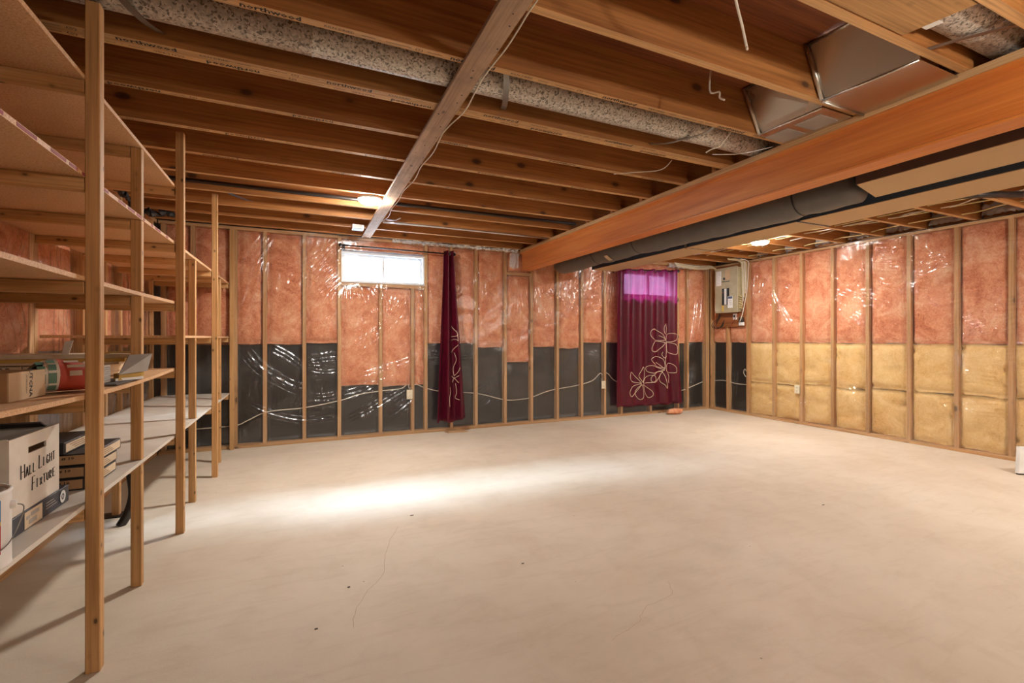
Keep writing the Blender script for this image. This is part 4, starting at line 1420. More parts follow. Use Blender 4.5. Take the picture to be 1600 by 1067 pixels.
cable('electrical_cable', [(XR + 0.045, y, z) for y, z in [(5.70, 0.47), (5.51, 0.49), (5.27, 0.46), (5.09, 0.46)]], 0.0055, M['cable'], 'short white cable across the black sheeting below the breaker box')
cable('electrical_cable', [(XR + 0.04, 5.06, 0.64), (XR + .03, 5.10, 0.70), (XR + .03, 5.12, 0.64), (XR + .03, 5.08, 0.58)], 0.005, M['cable'], 'small white cable loop at the edge of yellow batts')

# ------------------------------------------------------------ electrical panel
pb = wallbox(MB(), 'right', 5.045, 5.60, 1.355, 2.33, -0.030, -0.012).build('panel_backboard', M['panel_ply'], bevel=0.001)
tag(pb, 'brown plywood backboard behind the breaker box', 'board')
ep = thing('breaker_box', (XR - 0.09, 5.32, 1.57), 'beige steel electrical panel with paper notes on brown backboard', 'electrical panel')
PX = XR - 0.125
MB().box(PX, XR - 0.031, 5.105, 5.515, 1.585, 2.275).build('panel_box', M['panel_steel'], ep, bevel=0.004)
cov = MB().box(PX - 0.006, PX - 0.0005, 5.095, 5.525, 1.575, 2.285).build('cover', M['panel_steel'], ep, bevel=0.003)
MB().box(PX - 0.0085, PX - 0.0062, 5.25, 5.385, 1.70, 1.96).build('breaker_recess', M['ink'], cov)
for k in range(9):
    MB().box(PX - 0.014, PX - 0.0088, 5.262, 5.292, 1.708 + k * .027, 1.73 + k * .027).build('breaker', M['black_plastic'], cov)
    MB().box(PX - 0.014, PX - 0.0088, 5.343, 5.373, 1.708 + k * .027, 1.73 + k * .027).build('breaker', M['black_plastic'], cov)
MB().box(PX - 0.012, PX - 0.0088, 5.297, 5.338, 1.705, 1.955).build('breaker_strip', M['white'], cov)
MB().box(PX - 0.011, PX - 0.0088, 5.35, 5.38, 1.885, 1.905).build('red_tag', M['red'], cov)
MB().box(PX - 0.010, PX - 0.0062, 5.355, 5.385, 1.60, 1.69).build('yellow_label', M['yel'], cov)
nt = MB().box(PX - 0.0080, PX - 0.0062, 5.40, 5.50, 2.01, 2.24).build('paper_note', M['white'], ep)
tx = MB()
for k in range(8):
    tx.quad([(PX - .0083, 5.49, 2.225 - k * .025), (PX - .0083, 5.425 - .01 * (k % 3), 2.225 - k * .025), (PX - .0083, 5.425 - .01 * (k % 3), 2.221 - k * .025), (PX - .0083, 5.49, 2.221 - k * .025)])
build_flat(tx, 'note_lines', M['tile'], nt)
MB().box(PX - 0.0080, PX - 0.0062, 5.225, 5.325, 2.09, 2.25).build('brown_note', M['card_tan'], ep)
MB().box(PX - 0.012, PX - 0.0062, 5.325, 5.36, 2.095, 2.13).build('latch', M['black_plastic'], ep)
MB().box(PX - 0.010, PX - 0.0062, 5.24, 5.39, 2.062, 2.072).build('cover_slot', M['ink'], ep)
tg = MB().box(PX - 0.022, PX - 0.018, 5.175, 5.265, 1.645, 1.83).build('hanging_tag', M['white'], ep)
MB().box(PX - 0.0226, PX - 0.0221, 5.18, 5.26, 1.79, 1.825).build('tag_header', plain('slate_blue_print', '#4b5a78', 0.5), tg)
for k in range(3):
    MB().box(PX - 0.0226, PX - 0.0221, 5.19, 5.25 - .01 * k, 1.755 - k * .025, 1.761 - k * .025).build('tag_line', M['tile'], tg)
for yy in (5.11, 5.51):
    for zz in (1.6, 2.26):
        MB().lathe([(0.001, PX - .009), (0.005, PX - .009), (0.006, PX - .006)], (0, yy, zz), 8, axis='x').build('cover_screw', M['chrome'], cov)

dv = thing('small_switch', (XR - .04, 5.20, 1.48), 'small white switch box under the breaker box', 'switch')
MB().box(XR - .058, XR - .031, 5.185, 5.245, 1.465, 1.56).build('switch_body', M['white'], dv, bevel=0.003)
MB().box(XR - .063, XR - .0585, 5.20, 5.23, 1.50, 1.535).build('switch_lever', M['black_plastic'], dv)
dv = thing('doorbell_transformer', (XR - .04, 5.08, 1.37), 'dark transformer with white label at the backboard corner', 'transformer')
MB().box(XR - .075, XR - .031, 5.06, 5.13, 1.425, 1.50).build('transformer_core', M['abs'], dv, bevel=0.006)
MB().box(XR - .065, XR - .031, 5.055, 5.135, 1.372, 1.424).build('terminal_block', M['white'], dv, bevel=0.004)

rg = random.Random(12)
ORD = ['nearest', 'second', 'third', 'fourth', 'fifth', 'sixth', 'seventh', 'eighth', 'ninth']
for k in range(7):
    px = XR - 0.048
    yk = 5.088 - 0.0145 * k
    pts = [(px, yk, 1.62 + 0.06 * k), (px - .004, yk - .002, 1.85 + .03 * k), (px, yk + .003, 2.05), (px - .01, yk, 2.24), (px - .05, yk - .002, 2.345), (px - 0.30 - .02 * k, yk - .01, 2.358 + .0 * k)]
    cable('panel_feed_cable', pts, 0.0048, M['cable'] if k % 3 else M['cable_y'], 'cream house cable rising right of the breaker box, %s from the box' % ORD[k], group='cables beside the breaker box')
for k in range(4):
    yk = 5.535 + .0145 * k
    pts = [(XR - .045, yk, 1.86 + .08 * k), (XR - .047, yk + .002, 2.12), (XR - .06, yk, 2.26), (XR - .14, yk + .01, 2.305 + .014 * k), (XR - .45, yk + .02, 2.27 + .018 * k), (XR - .9, yk + .03, 2.30 + .018 * k)]
    cable('panel_feed_cable', pts, 0.006, M['cable'] if k % 2 else M['cable_y'], 'cream house cable curving away left of the breaker box, %s from the box' % ORD[k], group='cables left of the breaker box')
for k in range(6):
    z = 1.64 + k * .035
    cable('coiled_cable', [(XR - .10, 5.098, z), (XR - .125, 5.075, z + .012), (XR - .115, 5.05, z), (XR - .08, 5.055, z - .012), (XR - .07, 5.085, z)], 0.006, M['cable_y'], 'cream cable loop at the side of the breaker box, %s from the bottom' % ['first', 'second', 'third', 'fourth', 'fifth', 'topmost'][k], group='cable loops beside the breaker box', sub=4)
for k in range(3):
    cable('black_wire', [(XR - .05 - .018 * k, 5.50 - .012 * k, 1.58), (XR - .055 - .018 * k, 5.50, 1.50), (XR - .06 - .018 * k, 5.55 + .02 * k, 1.43), (XR - .06 - .018 * k, 5.58 + .02 * k, 1.37), (XR - .05 - .018 * k, 5.53, 1.35 - .012 * k), (XR - .042 - .018 * k, 5.46, 1.36), (XR - .042 - .018 * k, 5.43 - .02 * k, 1.46)], 0.0045, M['black_plastic'], 'black wire looping under the breaker box, %s of three' % ['innermost', 'middle', 'outermost'][k], group='black wires under the breaker box')
cable('red_wire', [(XR - .045, 5.14, 1.57), (XR - .075, 5.20, 1.47), (XR - .06, 5.27, 1.40), (XR - .04, 5.29, 1.30)], 0.004, M['rust_wire'], 'thin orange-red wire hanging under the breaker box')
cable('service_cable', [(XR - .085, 5.095, 1.43), (XR - .085, 5.04, 1.58), (XR - .085, 4.97, 1.9), (XR - .08, 4.95, 2.2), (XR - .11, 4.93, 2.33), (XR - .3, 4.90, 2.345)], 0.006, M['cable'], 'single cream cable rising at the right edge of the backboard')
# cables threaded through the joists of the right-hand bay
for k in range(9):
    x0 = 4.45 + 0.19 * k
    zc_ = 2.40 + 0.016 * (k % 4)
    pts = []
    yy = 5.2
    while yy > 0.6:
        pts.append((x0 + rg.uniform(-.05, .05) + 0.10 * math.sin(yy * 1.3 + k), yy, zc_ + rg.uniform(-.02, .012)))
        yy -= 0.21
    cable('ceiling_cable', pts, 0.0065, M['cable'] if k % 2 else M['cable_y'], 'cream house cable threaded through the joists, %s from the long duct' % ORD[k], group='cables through the right-hand joists', sub=3)
bp2 = MB().tube([(3.99, 2.62, 2.31), (4.3, 2.45, 2.318), (4.6, 2.2, 2.33), (4.95, 1.9, 2.336), (5.4, 1.7, 2.338)], 0.028, 12).build('black_hose', M['abs'], smooth=True)
tag(bp2, 'black pipe sweeping under the joists at the right', 'pipe')

# crumpled foil hanging in the far left corner
mb = MB()
rg = random.Random(8)
p = [(-1.25, 4.35, 2.30), (-1.2, 4.42, 2.26), (-1.18, 4.5, 2.20), (-1.12, 4.56, 2.175), (-1.02, 4.58, 2.18), (-0.93, 4.6, 2.19)]
pc = catmull(p, 6)
mb.tube([v + Vector((rg.uniform(-.012, .012), rg.uniform(-.012, .012), rg.uniform(-.015, .015))) for v in pc], [rg.uniform(.014, .032) for _ in pc], 7)
tag(mb.build('hanging_foil', M['black_plastic']), 'crumpled dark foil strip hanging behind the far shelving posts', 'foil')

# ------------------------------------------------------------ things on the shelves
def box_faces(name, x0, x1, y0, y1, z0, z1, mat, label, cat, group=None, bevel=0.002, part='carton'):
    o = thing(name, ((x0 + x1) / 2, (y0 + y1) / 2, z0), label, cat, group)
    MB().box(x0, x1, y0, y1, z0, z1).build(part, mat, o, bevel=bevel)
    return o


S6 = 0.5995
S5 = 0.985 + 0.016


def shelf5(y):
    return S5 + 0.0015 - 0.022 * math.sin(PI * min(1, max(0, (3.385 - y) / 2.0)))


# navy flat box
nv = box_faces('flat_box', -1.13, -0.757, 1.70, 2.175, S6, S6 + .058, M['card_navy'], 'flat navy carton with white ring logo under the white box', 'box')
xf = -0.7565
MB().box(xf, xf + .0006, 1.88, 1.985, S6 + .004, S6 + .054).build('photo_label', M['card_cream'], nv)
for k, (a, b, c, e) in enumerate(((1.915, 1.965, .034, .046), (1.905, 1.95, .012, .026), (1.89, 1.91, .03, .04))):
    MB().box(xf + .0006, xf + .0011, a, b, S6 + c, S6 + e).build('photo_print', M['tile'], nv)
rgm = MB()
for k in range(20):
    a0, a1 = 2 * PI * k / 20, 2 * PI * (k + 1) / 20
    r0, r1 = 0.0105, 0.021
    cy, cz = 2.125, S6 + .030
    rgm.quad([(xf + .0012, cy + r0 * math.cos(a0), cz + r0 * math.sin(a0)), (xf + .0012, cy + r1 * math.cos(a0), cz + r1 * math.sin(a0)), (xf + .0012, cy + r1 * math.cos(a1), cz + r1 * math.sin(a1)), (xf + .0012, cy + r0 * math.cos(a1), cz + r0 * math.sin(a1))])
rgm.quad([(xf + .0012, cy - .004, cz - .005), (xf + .0012, cy + .004, cz - .005), (xf + .0012, cy + .004, cz + .005), (xf + .0012, cy - .004, cz + .005)])
build_flat(rgm, 'ring_logo', M['white'], nv)
for k in range(3):
    MB().box(xf, xf + .0007, 2.01, 2.085 - .012 * k, S6 + .022 + k * .009, S6 + .025 + k * .009).build('print_line', M['tile'], nv)
MB().box(xf, xf + .0007, 1.74, 1.79, S6 + .02, S6 + .03).build('print_line', M['white'], nv)

# white box with marker writing
wx = thing('white_box', (-0.93, 1.97, S6 + .0585), 'open white cardboard box marked HALL LIGHT FIXTURE in marker pen', 'box')
z0, z1 = S6 + .0585, 0.885
X0, X1, Y0_, Y1_ = -1.12, -0.762, 1.812, 2.115
t_ = 0.005
fc = MB()
ya, yb, za, zb = 1.916, 2.026, 0.826, 0.845
fc.box(X1 - t_, X1, Y0_, ya, z0, z1).box(X1 - t_, X1, yb, Y1_, z0, z1).box(X1 - t_, X1, ya, yb, z0, za).box(X1 - t_, X1, ya, yb, zb, z1)
fc.build('front_side', M['card_white'], wx)
MB().box(X0, X1 - t_, Y0_, Y0_ + t_, z0, z1 + .003).build('box_side', M['card_white'], wx)
MB().box(X0, X1 - t_, Y1_ - t_, Y1_, z0, z1).build('box_side', M['card_white'], wx)
MB().box(X0, X0 + t_, Y0_ + t_, Y1_ - t_, z0, z1).build('box_side', M['card_white'], wx)
MB().box(X0 + t_, X1 - t_, Y0_ + t_, Y1_ - t_, z0, z0 + .005).build('box_bottom', M['grey_in'], wx)
MB().hexa([(X0 + .02, Y1_ - .012, z1 - .006), (X1 - .03, Y1_ - .012, z1 - .006), (X1 - .03, Y1_ - .006, z1 - .004), (X0 + .02, Y1_ - .006, z1 - .004), (X0 + .02, Y1_ - .05, z1 + .012), (X1 - .03, Y1_ - .05, z1 + .012), (X1 - .03, Y1_ - .045, z1 + .016), (X0 + .02, Y1_ - .045, z1 + .016)]).build('box_flap', M['grey_in'], wx)
LET = {'H': [[(0, 0), (0, 1)], [(.6, 0), (.6, 1)], [(0, .5), (.6, .5)]], 'A': [[(0, 0), (.32, 1), (.6, 0)], [(.12, .4), (.5, .4)]], 'L': [[(.05, 1), (0, 0), (.5, .04)]], 'I': [[(.1, 0), (.1, 1)]],
       'G': [[(.55, .85), (.3, 1), (.05, .6), (.1, .1), (.4, 0), (.55, .4), (.3, .42)]], 'T': [[(0, .96), (.65, 1)], [(.32, 1), (.3, 0)]], 'F': [[(0, 0), (.05, 1), (.5, 1)], [(.02, .5), (.4, .52)]],
       'X': [[(0, 0), (.5, .8)], [(0, .8), (.5, 0)]], 'U': [[(0, .9), (.05, .1), (.3, 0), (.5, .2), (.5, .9)]], 'R': [[(0, 0), (0, .95), (.4, .9), (.4, .5), (0, .5), (.5, 0)]], 'E': [[(.5, 1), (.05, .95), (0, 0), (.5, .03)], [(0, .5), (.4, .52)]]}


def marker(word, y, z, size, slope):
    mb = MB()
    yy = y
    for i, ch in enumerate(word):
        if ch == ' ':
            yy += size * .45
            continue
        sc = size * (1.35 if (ch in 'HLF' and (i == 0 or word[i - 1] == ' ')) else 0.92)
        for st_ in LET[ch]:
            q = [(X1 + .0012, yy + p[0] * sc * .8, z + (yy - y) * slope + p[1] * sc) for p in st_]
            mb.tube(q, 0.0012, 4)
        yy += sc * .8 * .62 + size * .22
    return mb.build('marker_lettering', M['ink'], wx)


marker('HALL LIGHT', 1.872, 0.757, 0.031, 0.07)
marker('FIXTURE', 1.935, 0.707, 0.031, 0.06)
lf = thing('lamp_shade', (-0.98, 1.94, z0 + .006), 'dark round lamp shade with brown rim inside the white box', 'lamp shade')
MB().lathe([(0.05, z0 + .008), (0.09, z0 + .10), (0.108, z1 + .01), (0.10, z1 + .012), (0.08, z0 + .10)], (-0.985, 1.94, 0), 26).build('shade', M['black_plastic'], lf, smooth=True)
MB().lathe([(0.109, z1 + .004), (0.115, z1 + .012), (0.107, z1 + .02), (0.099, z1 + .013)], (-0.985, 1.94, 0), 26).build('shade_rim', M['brown_rim'], lf, smooth=True)

# paint can
cx, cy = -0.762, 1.612
pc_ = thing('paint_can', (cx, cy, S6), 'white paint can with blue and red label at the shelf edge', 'paint can')
pr = [(0.001, S6), (0.082, S6), (0.084, S6 + .004), (0.083, S6 + .008), (0.083, S6 + .185), (0.085, S6 + .19), (0.083, S6 + .195), (0.078, S6 + .195), (0.074, S6 + .188)]
MB().lathe(pr, (cx, cy, 0), 40).build('can_body', M['white'], pc_, smooth=True)
MB().lathe([(0.074, S6 + .188), (0.070, S6 + .192), (0.064, S6 + .186), (0.001, S6 + .186)], (cx, cy, 0), 36).build('lid', M['galv'], pc_, smooth=True)


def arc_patch(a0, a1, za, zb, name, mat, r=0.0838):
    mb = MB()
    n = 12
    for k in range(n):
        t0, t1 = a0 + (a1 - a0) * k / n, a0 + (a1 - a0) * (k + 1) / n
        s0, s1 = k / n, (k + 1) / n
        lo = lambda s, q: q[0] + (q[1] - q[0]) * s
        p = lambda t, zz: (cx + r * math.cos(t), cy + r * math.sin(t), S6 + zz)
        mb.quad([p(t0, lo(s0, za)), p(t1, lo(s1, za)), p(t1, lo(s1, zb)), p(t0, lo(s0, zb))])
    return mb.build(name, mat, pc_, smooth=True)


A0, A1 = R(-160), R(-18)
arc_patch(A0, A1, (0.09, 0.122), (0.175, 0.175), 'blue_label', M['blue'])
arc_patch(A0, A1, (0.076, 0.112), (0.09, 0.122), 'yellow_band', M['yel'])
arc_patch(A0, A1, (0.03, 0.04), (0.076, 0.112), 'red_label', M['red'])
ea = R(12)
ex, ey = cx + .086 * math.cos(ea), cy + .086 * math.sin(ea)
MB().lathe([(0.001, 0.012), (0.010, 0.010), (0.012, 0.0), (0.012, -0.004)], (0, 0, 0), 12, axis='x').build('bail_ear', M['white'], pc_, smooth=True)
eo = [o for o in pc_.children if o.name.startswith('bail_ear')][0]
eo.location = (ex - cx, ey - cy, 0.152)
eo.rotation_euler = (0, 0, ea)
MB().tube(catmull([(ex + .006, ey, S6 + .152), (ex + .016, ey + .012, S6 + .14), (ex + .01, ey + .006, S6 + .10), (ex + .003, ey - .03, S6 + .06), (ex - .012, ey - .07, S6 + .045)], 5), 0.0016, 6).build('wire_handle', M['strap'], pc_, smooth=True)

# four humidifier pad boxes
pos = ['bottom of', 'second from bottom in', 'third from bottom in', 'topmost of']
hx = None
for k, (dx, dy) in enumerate(((0, 0), (0.004, -0.006), (0.012, 0.014), (-0.07, -0.02))):
    x0, x1, y0, y1 = -1.075 + dx, -0.742 + dx, 2.305 + dy * .3, 2.595 + dy
    za = S6 + 0.0462 * k
    zb = za + 0.0455
    o = thing('humidifier_box', ((x0 + x1) / 2, (y0 + y1) / 2, za), 'brown humidifier pad box, %s the stack of four' % pos[k], 'box', 'humidifier pad boxes stacked on the low shelf')
    MB().box(x0, x1, y0, y1, za, zb).build('carton', M['card_dark'], o, bevel=0.004)
    lb = MB().box(x0 + .01, x1 - .02, y0 - .0008, y0, za + .006, zb - .005).build('side_label', M['card_brown'], o)
    l2 = MB().box(x1, x1 + .0008, y0 + .01, y1 - .012, za + .008, zb - .006).build('end_label', M['card_cream'], o)
    tx = MB()
    if k < 3:
        add_text(tx, 'HUMIDIFIER PAD # 10', 0.013, ((x0 + x1) / 2 + .012, y0 - .0012, za + .030), (1, 0, 0), (0, 0, 1), 1.55, bold=True)
        add_text(tx, 'Part No. A2000', 0.011, ((x0 + x1) / 2 + .012, y0 - .0012, za + .016), (1, 0, 0), (0, 0, 1), 1.45, bold=True)
    else:
        add_text(tx, 'Humidifier Pad', 0.010, ((x0 + x1) / 2, y0 - .0012, za + .033), (1, 0, 0), (0, 0, 1), 1.4)
        add_text(tx, 'Humidification replacement', 0.008, ((x0 + x1) / 2 + .02, y0 - .0012, za + .023), (1, 0, 0), (0, 0, 1), 1.3)
        add_text(tx, 'Parts of a Humidifier', 0.008, ((x0 + x1) / 2 + .02, y0 - .0012, za + .013), (1, 0, 0), (0, 0, 1), 1.3)
    build_flat(tx, 'box_lettering', M['ink'], lb)
    tx = MB()
    for q in range(3):
        xa = y0 + .04 + .02 * q
        tx.quad([(x1 + .0013, xa, za + .031 - .008 * q), (x1 + .0013, xa + .13, za + .031 - .008 * q), (x1 + .0013, xa + .13, za + .034 - .008 * q), (x1 + .0013, xa, za + .034 - .008 * q)])
    build_flat(tx, 'label_lines', plain('faint_brown_print', '#8a6a4c', 0.7), l2)

# tan carton with vertical print
zc_ = shelf5(2.0) + 0.001
ct = thing('open_carton', (-0.93, 2.01, zc_), 'small open tan carton with vertical lettering at the shelf edge', 'box')
x0, x1, y0, y1, zt = -1.06, -0.80, 1.90, 2.12, zc_ + .088
MB().box(x1 - .004, x1, y0, y1, zc_, zt).build('carton_side', M['card_tan'], ct)
MB().box(x0, x1 - .004, y0, y0 + .004, zc_, zt).build('carton_side', M['card_brown'], ct)
MB().box(x0, x1 - .004, y1 - .004, y1, zc_, zt).build('carton_side', M['card_brown'], ct)
MB().box(x0, x0 + .004, y0 + .004, y1 - .004, zc_, zt).build('carton_side', M['card_brown'], ct)
MB().box(x0 + .004, x1 - .004, y0 + .004, y1 - .004, zc_, zc_ + .004).build('carton_bottom', M['card_brown'], ct)
MB().hexa([(x0 + .01, y0 + .006, zt - .012), (x1 - .01, y0 + .006, zt - .012), (x1 - .01, y0 + .1, zt - .028), (x0 + .01, y0 + .1, zt - .028), (x0 + .01, y0 + .006, zt - .008), (x1 - .01, y0 + .006, zt - .008), (x1 - .01, y0 + .1, zt - .024), (x0 + .01, y0 + .1, zt - .024)]).build('carton_flap', M['card_brown'], ct)
tx = MB()
add_text(tx, 'UTCNA', 0.026, (x1 + .0006, 2.025, zc_ + .049), (0, 0, -1), (0, 1, 0), 1.0, bold=True)
add_text(tx, 'JH MR ETCNA', 0.009, (x1 + .0006, 2.000, zc_ + .047), (0, 0, -1), (0, 1, 0), 1.05)
build_flat(tx, 'carton_lettering', M['ink'], ct)

# red and white mortar bag lying open
zb_ = shelf5(2.15) + 0.003
mbg = thing('mortar_bag', (-0.835, 2.13, zb_), 'torn red and white paper bag with green squares lying open on shelf', 'bag')


def bag(y0, y1, r0, r1, name, mat, n=8, mouth=False, x_off=0.0):
    mb = MB()
    ns = 24
    rg2 = random.Random(int(y0 * 100))
    for k in range(n + 1):
        t = k / n
        y = y0 + (y1 - y0) * t
        rx, rz = r0[0] + (r1[0] - r0[0]) * t, r0[1] + (r1[1] - r0[1]) * t
        for q in range(ns):
            a = 2 * PI * q / ns
            c_, s_ = math.cos(a), math.sin(a)
            e = 0.75
            jx = rg2.uniform(-.0015, .0015)
            mb.v.append((-0.835 + x_off + rx * (abs(c_) ** e) * (1 if c_ > 0 else -1) + jx, y + 0.018 * s_ * (1 - t) * (2 if mouth else 0) + jx, zb_ + rz + rz * (abs(s_) ** e) * (1 if s_ > 0 else -1) * .995))
    for k in range(n):
        for q in range(ns):
            mb.f.append((k * ns + q, k * ns + (q + 1) % ns, (k + 1) * ns + (q + 1) % ns, (k + 1) * ns + q))
            mb.mi.append(0)
    if not mouth:
        mb.f.append(tuple(n * ns + q for q in range(ns)))
        mb.mi.append(0)
    return mb.build(name, mat, mbg, smooth=True)


bag(2.195, 2.312, (0.080, 0.060), (0.068, 0.044), 'bag_body', M['bag_red'])
bag(2.13, 2.195, (0.076, 0.054), (0.080, 0.060), 'bag_band', M['bag_white'], mouth=True)
bag(2.134, 2.19, (0.071, 0.050), (0.075, 0.055), 'bag_inside', M['ink'], mouth=True)
gs = MB()
for r_ in range(2):
    for c_ in range(4):
        a = R(72 - c_ * 32)
        for q in range(1):
            yA = 2.138 + r_ * 0.028
            rx, rz = 0.0765 + .002 * r_, 0.0545 + .003 * r_
            def P_(y, aa):
                cc, ss = math.cos(aa), math.sin(aa)
                return (-0.835 + (rx + .002) * abs(cc) ** .75 * (1 if cc > 0 else -1), y, zb_ + rz + (rz + .002) * abs(ss) ** .75 * (1 if ss > 0 else -1))
            for j in range(3):
                a0, a1 = a - R(8) * j, a - R(8) * (j + 1)
                gs.quad([P_(yA, a0), P_(yA + .021, a0), P_(yA + .021, a1), P_(yA, a1)], 0)
gs.build('green_square', M['green'], mbg)
wt = MB()
for yA, ln, az in ((2.21, .04, 60), (2.215, .06, 35), (2.22, .035, 12), (2.262, .03, 50), (2.268, .03, 20)):
    a = R(az)
    for j in range(2):
        a0, a1 = a - R(6) * j, a - R(6) * (j + 1)
        pq = lambda y, aa: (-0.835 + .0815 * abs(math.cos(aa)) ** .75, y, zb_ + .058 + .0595 * abs(math.sin(aa)) ** .75 * (1 if math.sin(aa) > 0 else -1))
        wt.quad([pq(yA, a0), pq(yA + ln, a0), pq(yA + ln, a1), pq(yA, a1)])
wt.build('white_print', M['bag_white'], mbg)

mbg.location = (-0.872, 2.185, zb_ + .002)
mbg.rotation_euler = (0, 0, R(-56))

# tile cartons and trim boards behind
y0, y1 = 2.85, 3.16
zb0 = shelf5(3.16) + .003
rows = [(zb0, zb0 + .017), (zb0 + .0175, zb0 + .056)]
nm = {(0, 0): 'thin lower tile carton at the left under the label row', (0, 1): 'thin lower tile carton at the right under the label row', (1, 0): 'flat tile carton marked 10.00 lb, left of the pair', (1, 1): 'flat tile carton marked 30,5 x 30,5, right of the pair'}
for r_, (za, zb) in enumerate(rows):
    for c_, (x0, x1) in enumerate(((-1.312, -1.158), (-1.155, -0.85))):
        o = thing('tile_carton', ((x0 + x1) / 2, 3.0, za), nm[(r_, c_)], 'box')
        MB().box(x0, x1, y0, y1, za, zb).build('carton', M['card_cream'], o, bevel=0.0015)
        tx = MB()
        if r_ == 1:
            f_ = M['ink']
            add_text(tx, '30,5 x 30,5' if c_ else '.00 lb', 0.022, (x0 + (.19 if c_ else .09), y0 - .0008, (za + zb) / 2), (1, 0, 0), (0, 0, 1), 1.25, bold=True)
            for xx, yy_ in (((x0 + x1) / 2, za + .003), ((x0 + x1) / 2, zb - .003)):
                tx.quad([(x0 + .004, y0 - .0008, yy_ - .001), (x1 - .004, y0 - .0008, yy_ - .001), (x1 - .004, y0 - .0008, yy_ + .001), (x0 + .004, y0 - .0008, yy_ + .001)])
            build_flat(tx, 'carton_lettering', f_, o)
z_ = rows[1][1]
for k, (h, mat, lb, cat) in enumerate(((.012, M['card_cream'], 'thin cream board lying on the tile cartons', 'board'), (.016, M['plank_yellow'], 'long yellow trim board on the tile cartons', 'board'), (.022, M['plank_cream'], 'long cream trim board with woodgrain print, topmost on the tile cartons', 'board'))):
    o = MB().box(-1.312, -0.80 + .02 * k, 2.83 + .01 * k, 3.05, z_ + .0005, z_ + h).build('trim_board', mat, bevel=0.0015)
    tag(o, lb, cat)
    z_ += h
zt_ = shelf5(2.6) + .009
for k in range(8):
    o = MB().box(-0.88, -0.752, 2.42 + .003 * (k % 3), 2.56, zt_ + .0004, zt_ + .0090).build('loose_tile', M['tile'], bevel=0.0008)
    tag(o, 'grey ceramic tile in the loose stack by front post, %s' % ['at the bottom', 'second from bottom', 'third from bottom', 'fourth from bottom', 'fourth from top', 'third from top', 'second from top', 'on top'][k], 'tile', 'loose grey tiles stacked beside the post')
    zt_ += .0093
cable('twine_loop', [(-0.86, 2.83, z_ + .004), (-0.78, 2.80, z_ + .008), (-0.73, 2.80, z_ + .002), (-0.715, 2.81, z_ - .02), (-0.735, 2.79, z_ - .045)], 0.004, M['plank_yellow'], 'loop of yellowish twine over the end of the trim boards', 'twine')
tp = thing('tape_tail', (-0.98, 2.80, z_), 'crumpled strip of clear tape standing above the trim boards', 'tape')
MB().hexa([(-1.0, 2.80, z_ + .001), (-0.975, 2.80, z_ + .001), (-0.975, 2.804, z_ + .001), (-1.0, 2.804, z_ + .001), (-0.985, 2.79, z_ + .06), (-0.955, 2.79, z_ + .065), (-0.955, 2.793, z_ + .065), (-0.985, 2.793, z_ + .06)]).build('tape_strip', M['card_white'], tp)
cs = MB().hexa([(-0.98, 2.42, shelf5(2.5) + .002), (-0.70, 2.45, shelf5(2.5) + .002), (-0.695, 2.79, shelf5(2.79) + .001), (-0.98, 2.79, shelf5(2.79) + .001), (-0.98, 2.42, shelf5(2.5) + .008), (-0.70, 2.45, shelf5(2.5) + .008), (-0.695, 2.79, shelf5(2.79) + .006), (-0.98, 2.79, shelf5(2.79) + .006)]).build('card_sheet', M['grey_in'])
tag(cs, 'flat grey-brown cardboard sheet on the shelf behind the front post', 'cardboard')

# tilted pad with yellow edge
pd = thing('note_pad', (-0.80, 2.98, S5), 'tilted pad with grey cover and yellow edge at the shelf front', 'pad')
q = lambda x, y, z: (x, y, z)
zz = shelf5(2.72) + .009
MB().hexa([(-0.730, 2.575, zz), (-0.668, 2.695, zz), (-0.700, 2.735, zz), (-0.765, 2.640, zz), (-0.728, 2.580, zz + .024), (-0.668, 2.700, zz + .030), (-0.700, 2.735, zz + .034), (-0.765, 2.640, zz + .028)]).build('pages', M['plank_yellow'], pd, bevel=0.001)
MB().hexa([(-0.727, 2.574, zz + .026), (-0.656, 2.698, zz + .034), (-0.660, 2.702, zz + .034), (-0.731, 2.578, zz + .026), (-0.726, 2.706, zz + .108), (-0.646, 2.735, zz + .114), (-0.650, 2.739, zz + .114), (-0.730, 2.710, zz + .108)]).build('cover', M['tile'], pd)
MB().hexa([(-0.736, 2.566, zz - .001), (-0.668, 2.688, zz - .001), (-0.671, 2.692, zz - .001), (-0.739, 2.570, zz - .001), (-0.736, 2.566, zz + .010), (-0.668, 2.688, zz + .010), (-0.671, 2.692, zz + .010), (-0.739, 2.570, zz + .010)]).build('white_edge', M['white'], pd)

# black pipe under the low shelf
dp = thing('drain_pipe', (-1.0, 3.69, 0), 'curved black drain pipe stub under the low shelf', 'pipe')
MB().tube(catmull([(-1.035, 3.69, 0.0), (-1.0, 3.70, 0.07), (-0.975, 3.71, 0.18), (-0.985, 3.70, 0.32), (-1.01, 3.69, 0.46)], 5), 0.026, 14).build('pipe', M['abs'], dp, smooth=True)
MB().tube([(-0.988, 3.70, 0.34), (-1.005, 3.692, 0.43)], 0.033, 14).build('coupling', M['abs'], dp, smooth=True)

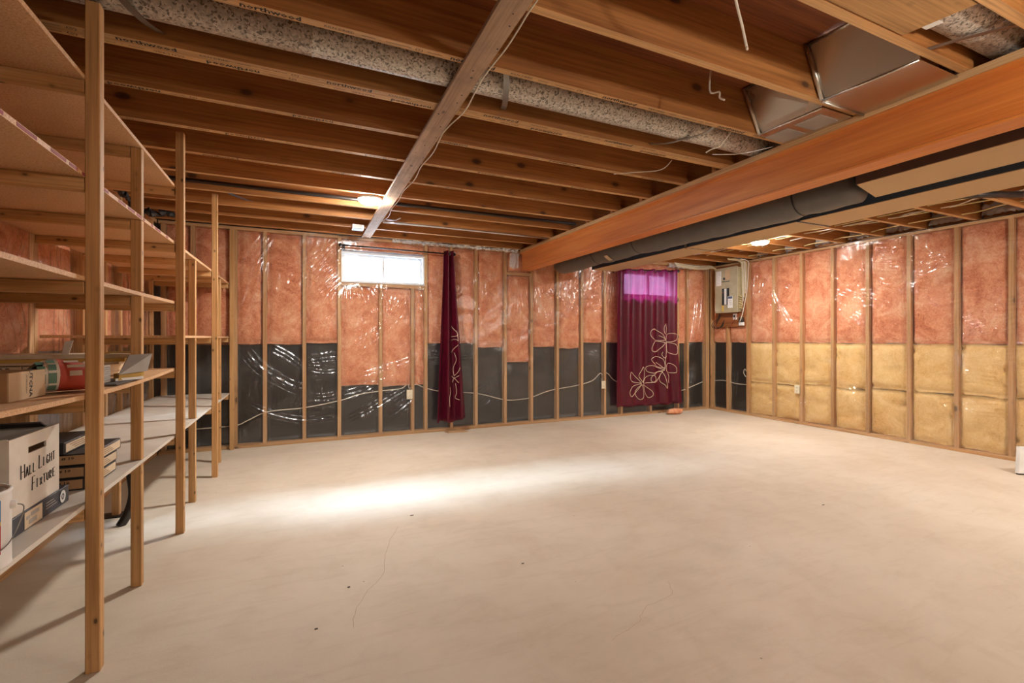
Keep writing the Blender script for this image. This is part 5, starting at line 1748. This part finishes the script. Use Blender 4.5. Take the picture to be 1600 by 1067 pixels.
# ------------------------------------------------------------ odds and ends on the floor
def scrap(name, c, s, seed, mat, label, cat):
    nu, nz = 18, 12
    rg_ = np.random.RandomState(seed)
    U, T = np.meshgrid(np.linspace(0, 2 * PI, nu, endpoint=True), np.linspace(0.02, PI - .02, nz), indexing='ij')
    r = 1 + 0.22 * wave(U / 6.28, T / PI, seed, 3, 2.0)
    r[-1] = r[0]
    V = np.stack([c[0] + s[0] * r * np.sin(T) * np.cos(U), c[1] + s[1] * r * np.sin(T) * np.sin(U), np.maximum(c[2] + s[2] * (1 + r * np.cos(T)), 0.001)], -1).reshape(-1, 3)
    c0 = V.mean(0)
    return tag(put(name, mesh_np(name, V - c0, grid_faces(nu, nz), mat), None, c0), label, cat)


scrap('insulation_scrap', (5.28, 5.56, 0.0), (0.16, 0.06, 0.045), 5, M['pink'], 'torn pink insulation scrap on floor below the wide curtain', 'scrap')
rg = random.Random(2)
for k, (x, y) in enumerate(((0.20, 2.33), (0.66, 3.1), (1.05, 2.2), (3.35, 2.1), (0.05, 2.05))):
    o = MB().box(x, x + .012 + .01 * (k % 2), y, y + .004, 0.0007, 0.004).build('wood_chip', M['grey_in'])
    tag(o, 'tiny dark chip on the concrete floor, %s' % ['left of the long crack', 'below the daylight patch', 'near the short right-hand crack', 'far out on the right side', 'nearest the front post'][k], 'debris', 'chips on the floor')
lt = MB().hexa([(1.66, 5.60, 0.001), (1.92, 5.58, 0.001), (1.90, 5.70, 0.001), (1.64, 5.70, 0.001), (1.68, 5.62, 0.02), (1.9, 5.6, 0.008), (1.88, 5.69, 0.012), (1.66, 5.69, 0.018)]).build('cardboard_scrap', M['card_brown'])
tag(lt, 'flat brown cardboard scrap on floor under the bunched curtain', 'scrap')
wp = thing('white_board', (5.8, 1.72, 0), 'white board standing on the floor at the right edge', 'board')
MB().hexa([(5.63, 1.872, 0.012), (6.05, 1.60, 0.012), (6.06, 1.63, 0.012), (5.64, 1.90, 0.012), (5.66, 1.872, 0.24), (6.08, 1.60, 0.24), (6.09, 1.63, 0.24), (5.67, 1.90, 0.24)]).build('panel', M['white'], wp, bevel=0.003)
MB().hexa([(5.64, 1.875, 0.0), (6.04, 1.615, 0.0), (6.05, 1.635, 0.0), (5.65, 1.895, 0.0), (5.64, 1.875, 0.012), (6.04, 1.615, 0.012), (6.05, 1.635, 0.012), (5.65, 1.895, 0.012)]).build('base_strip', M['ink'], wp)
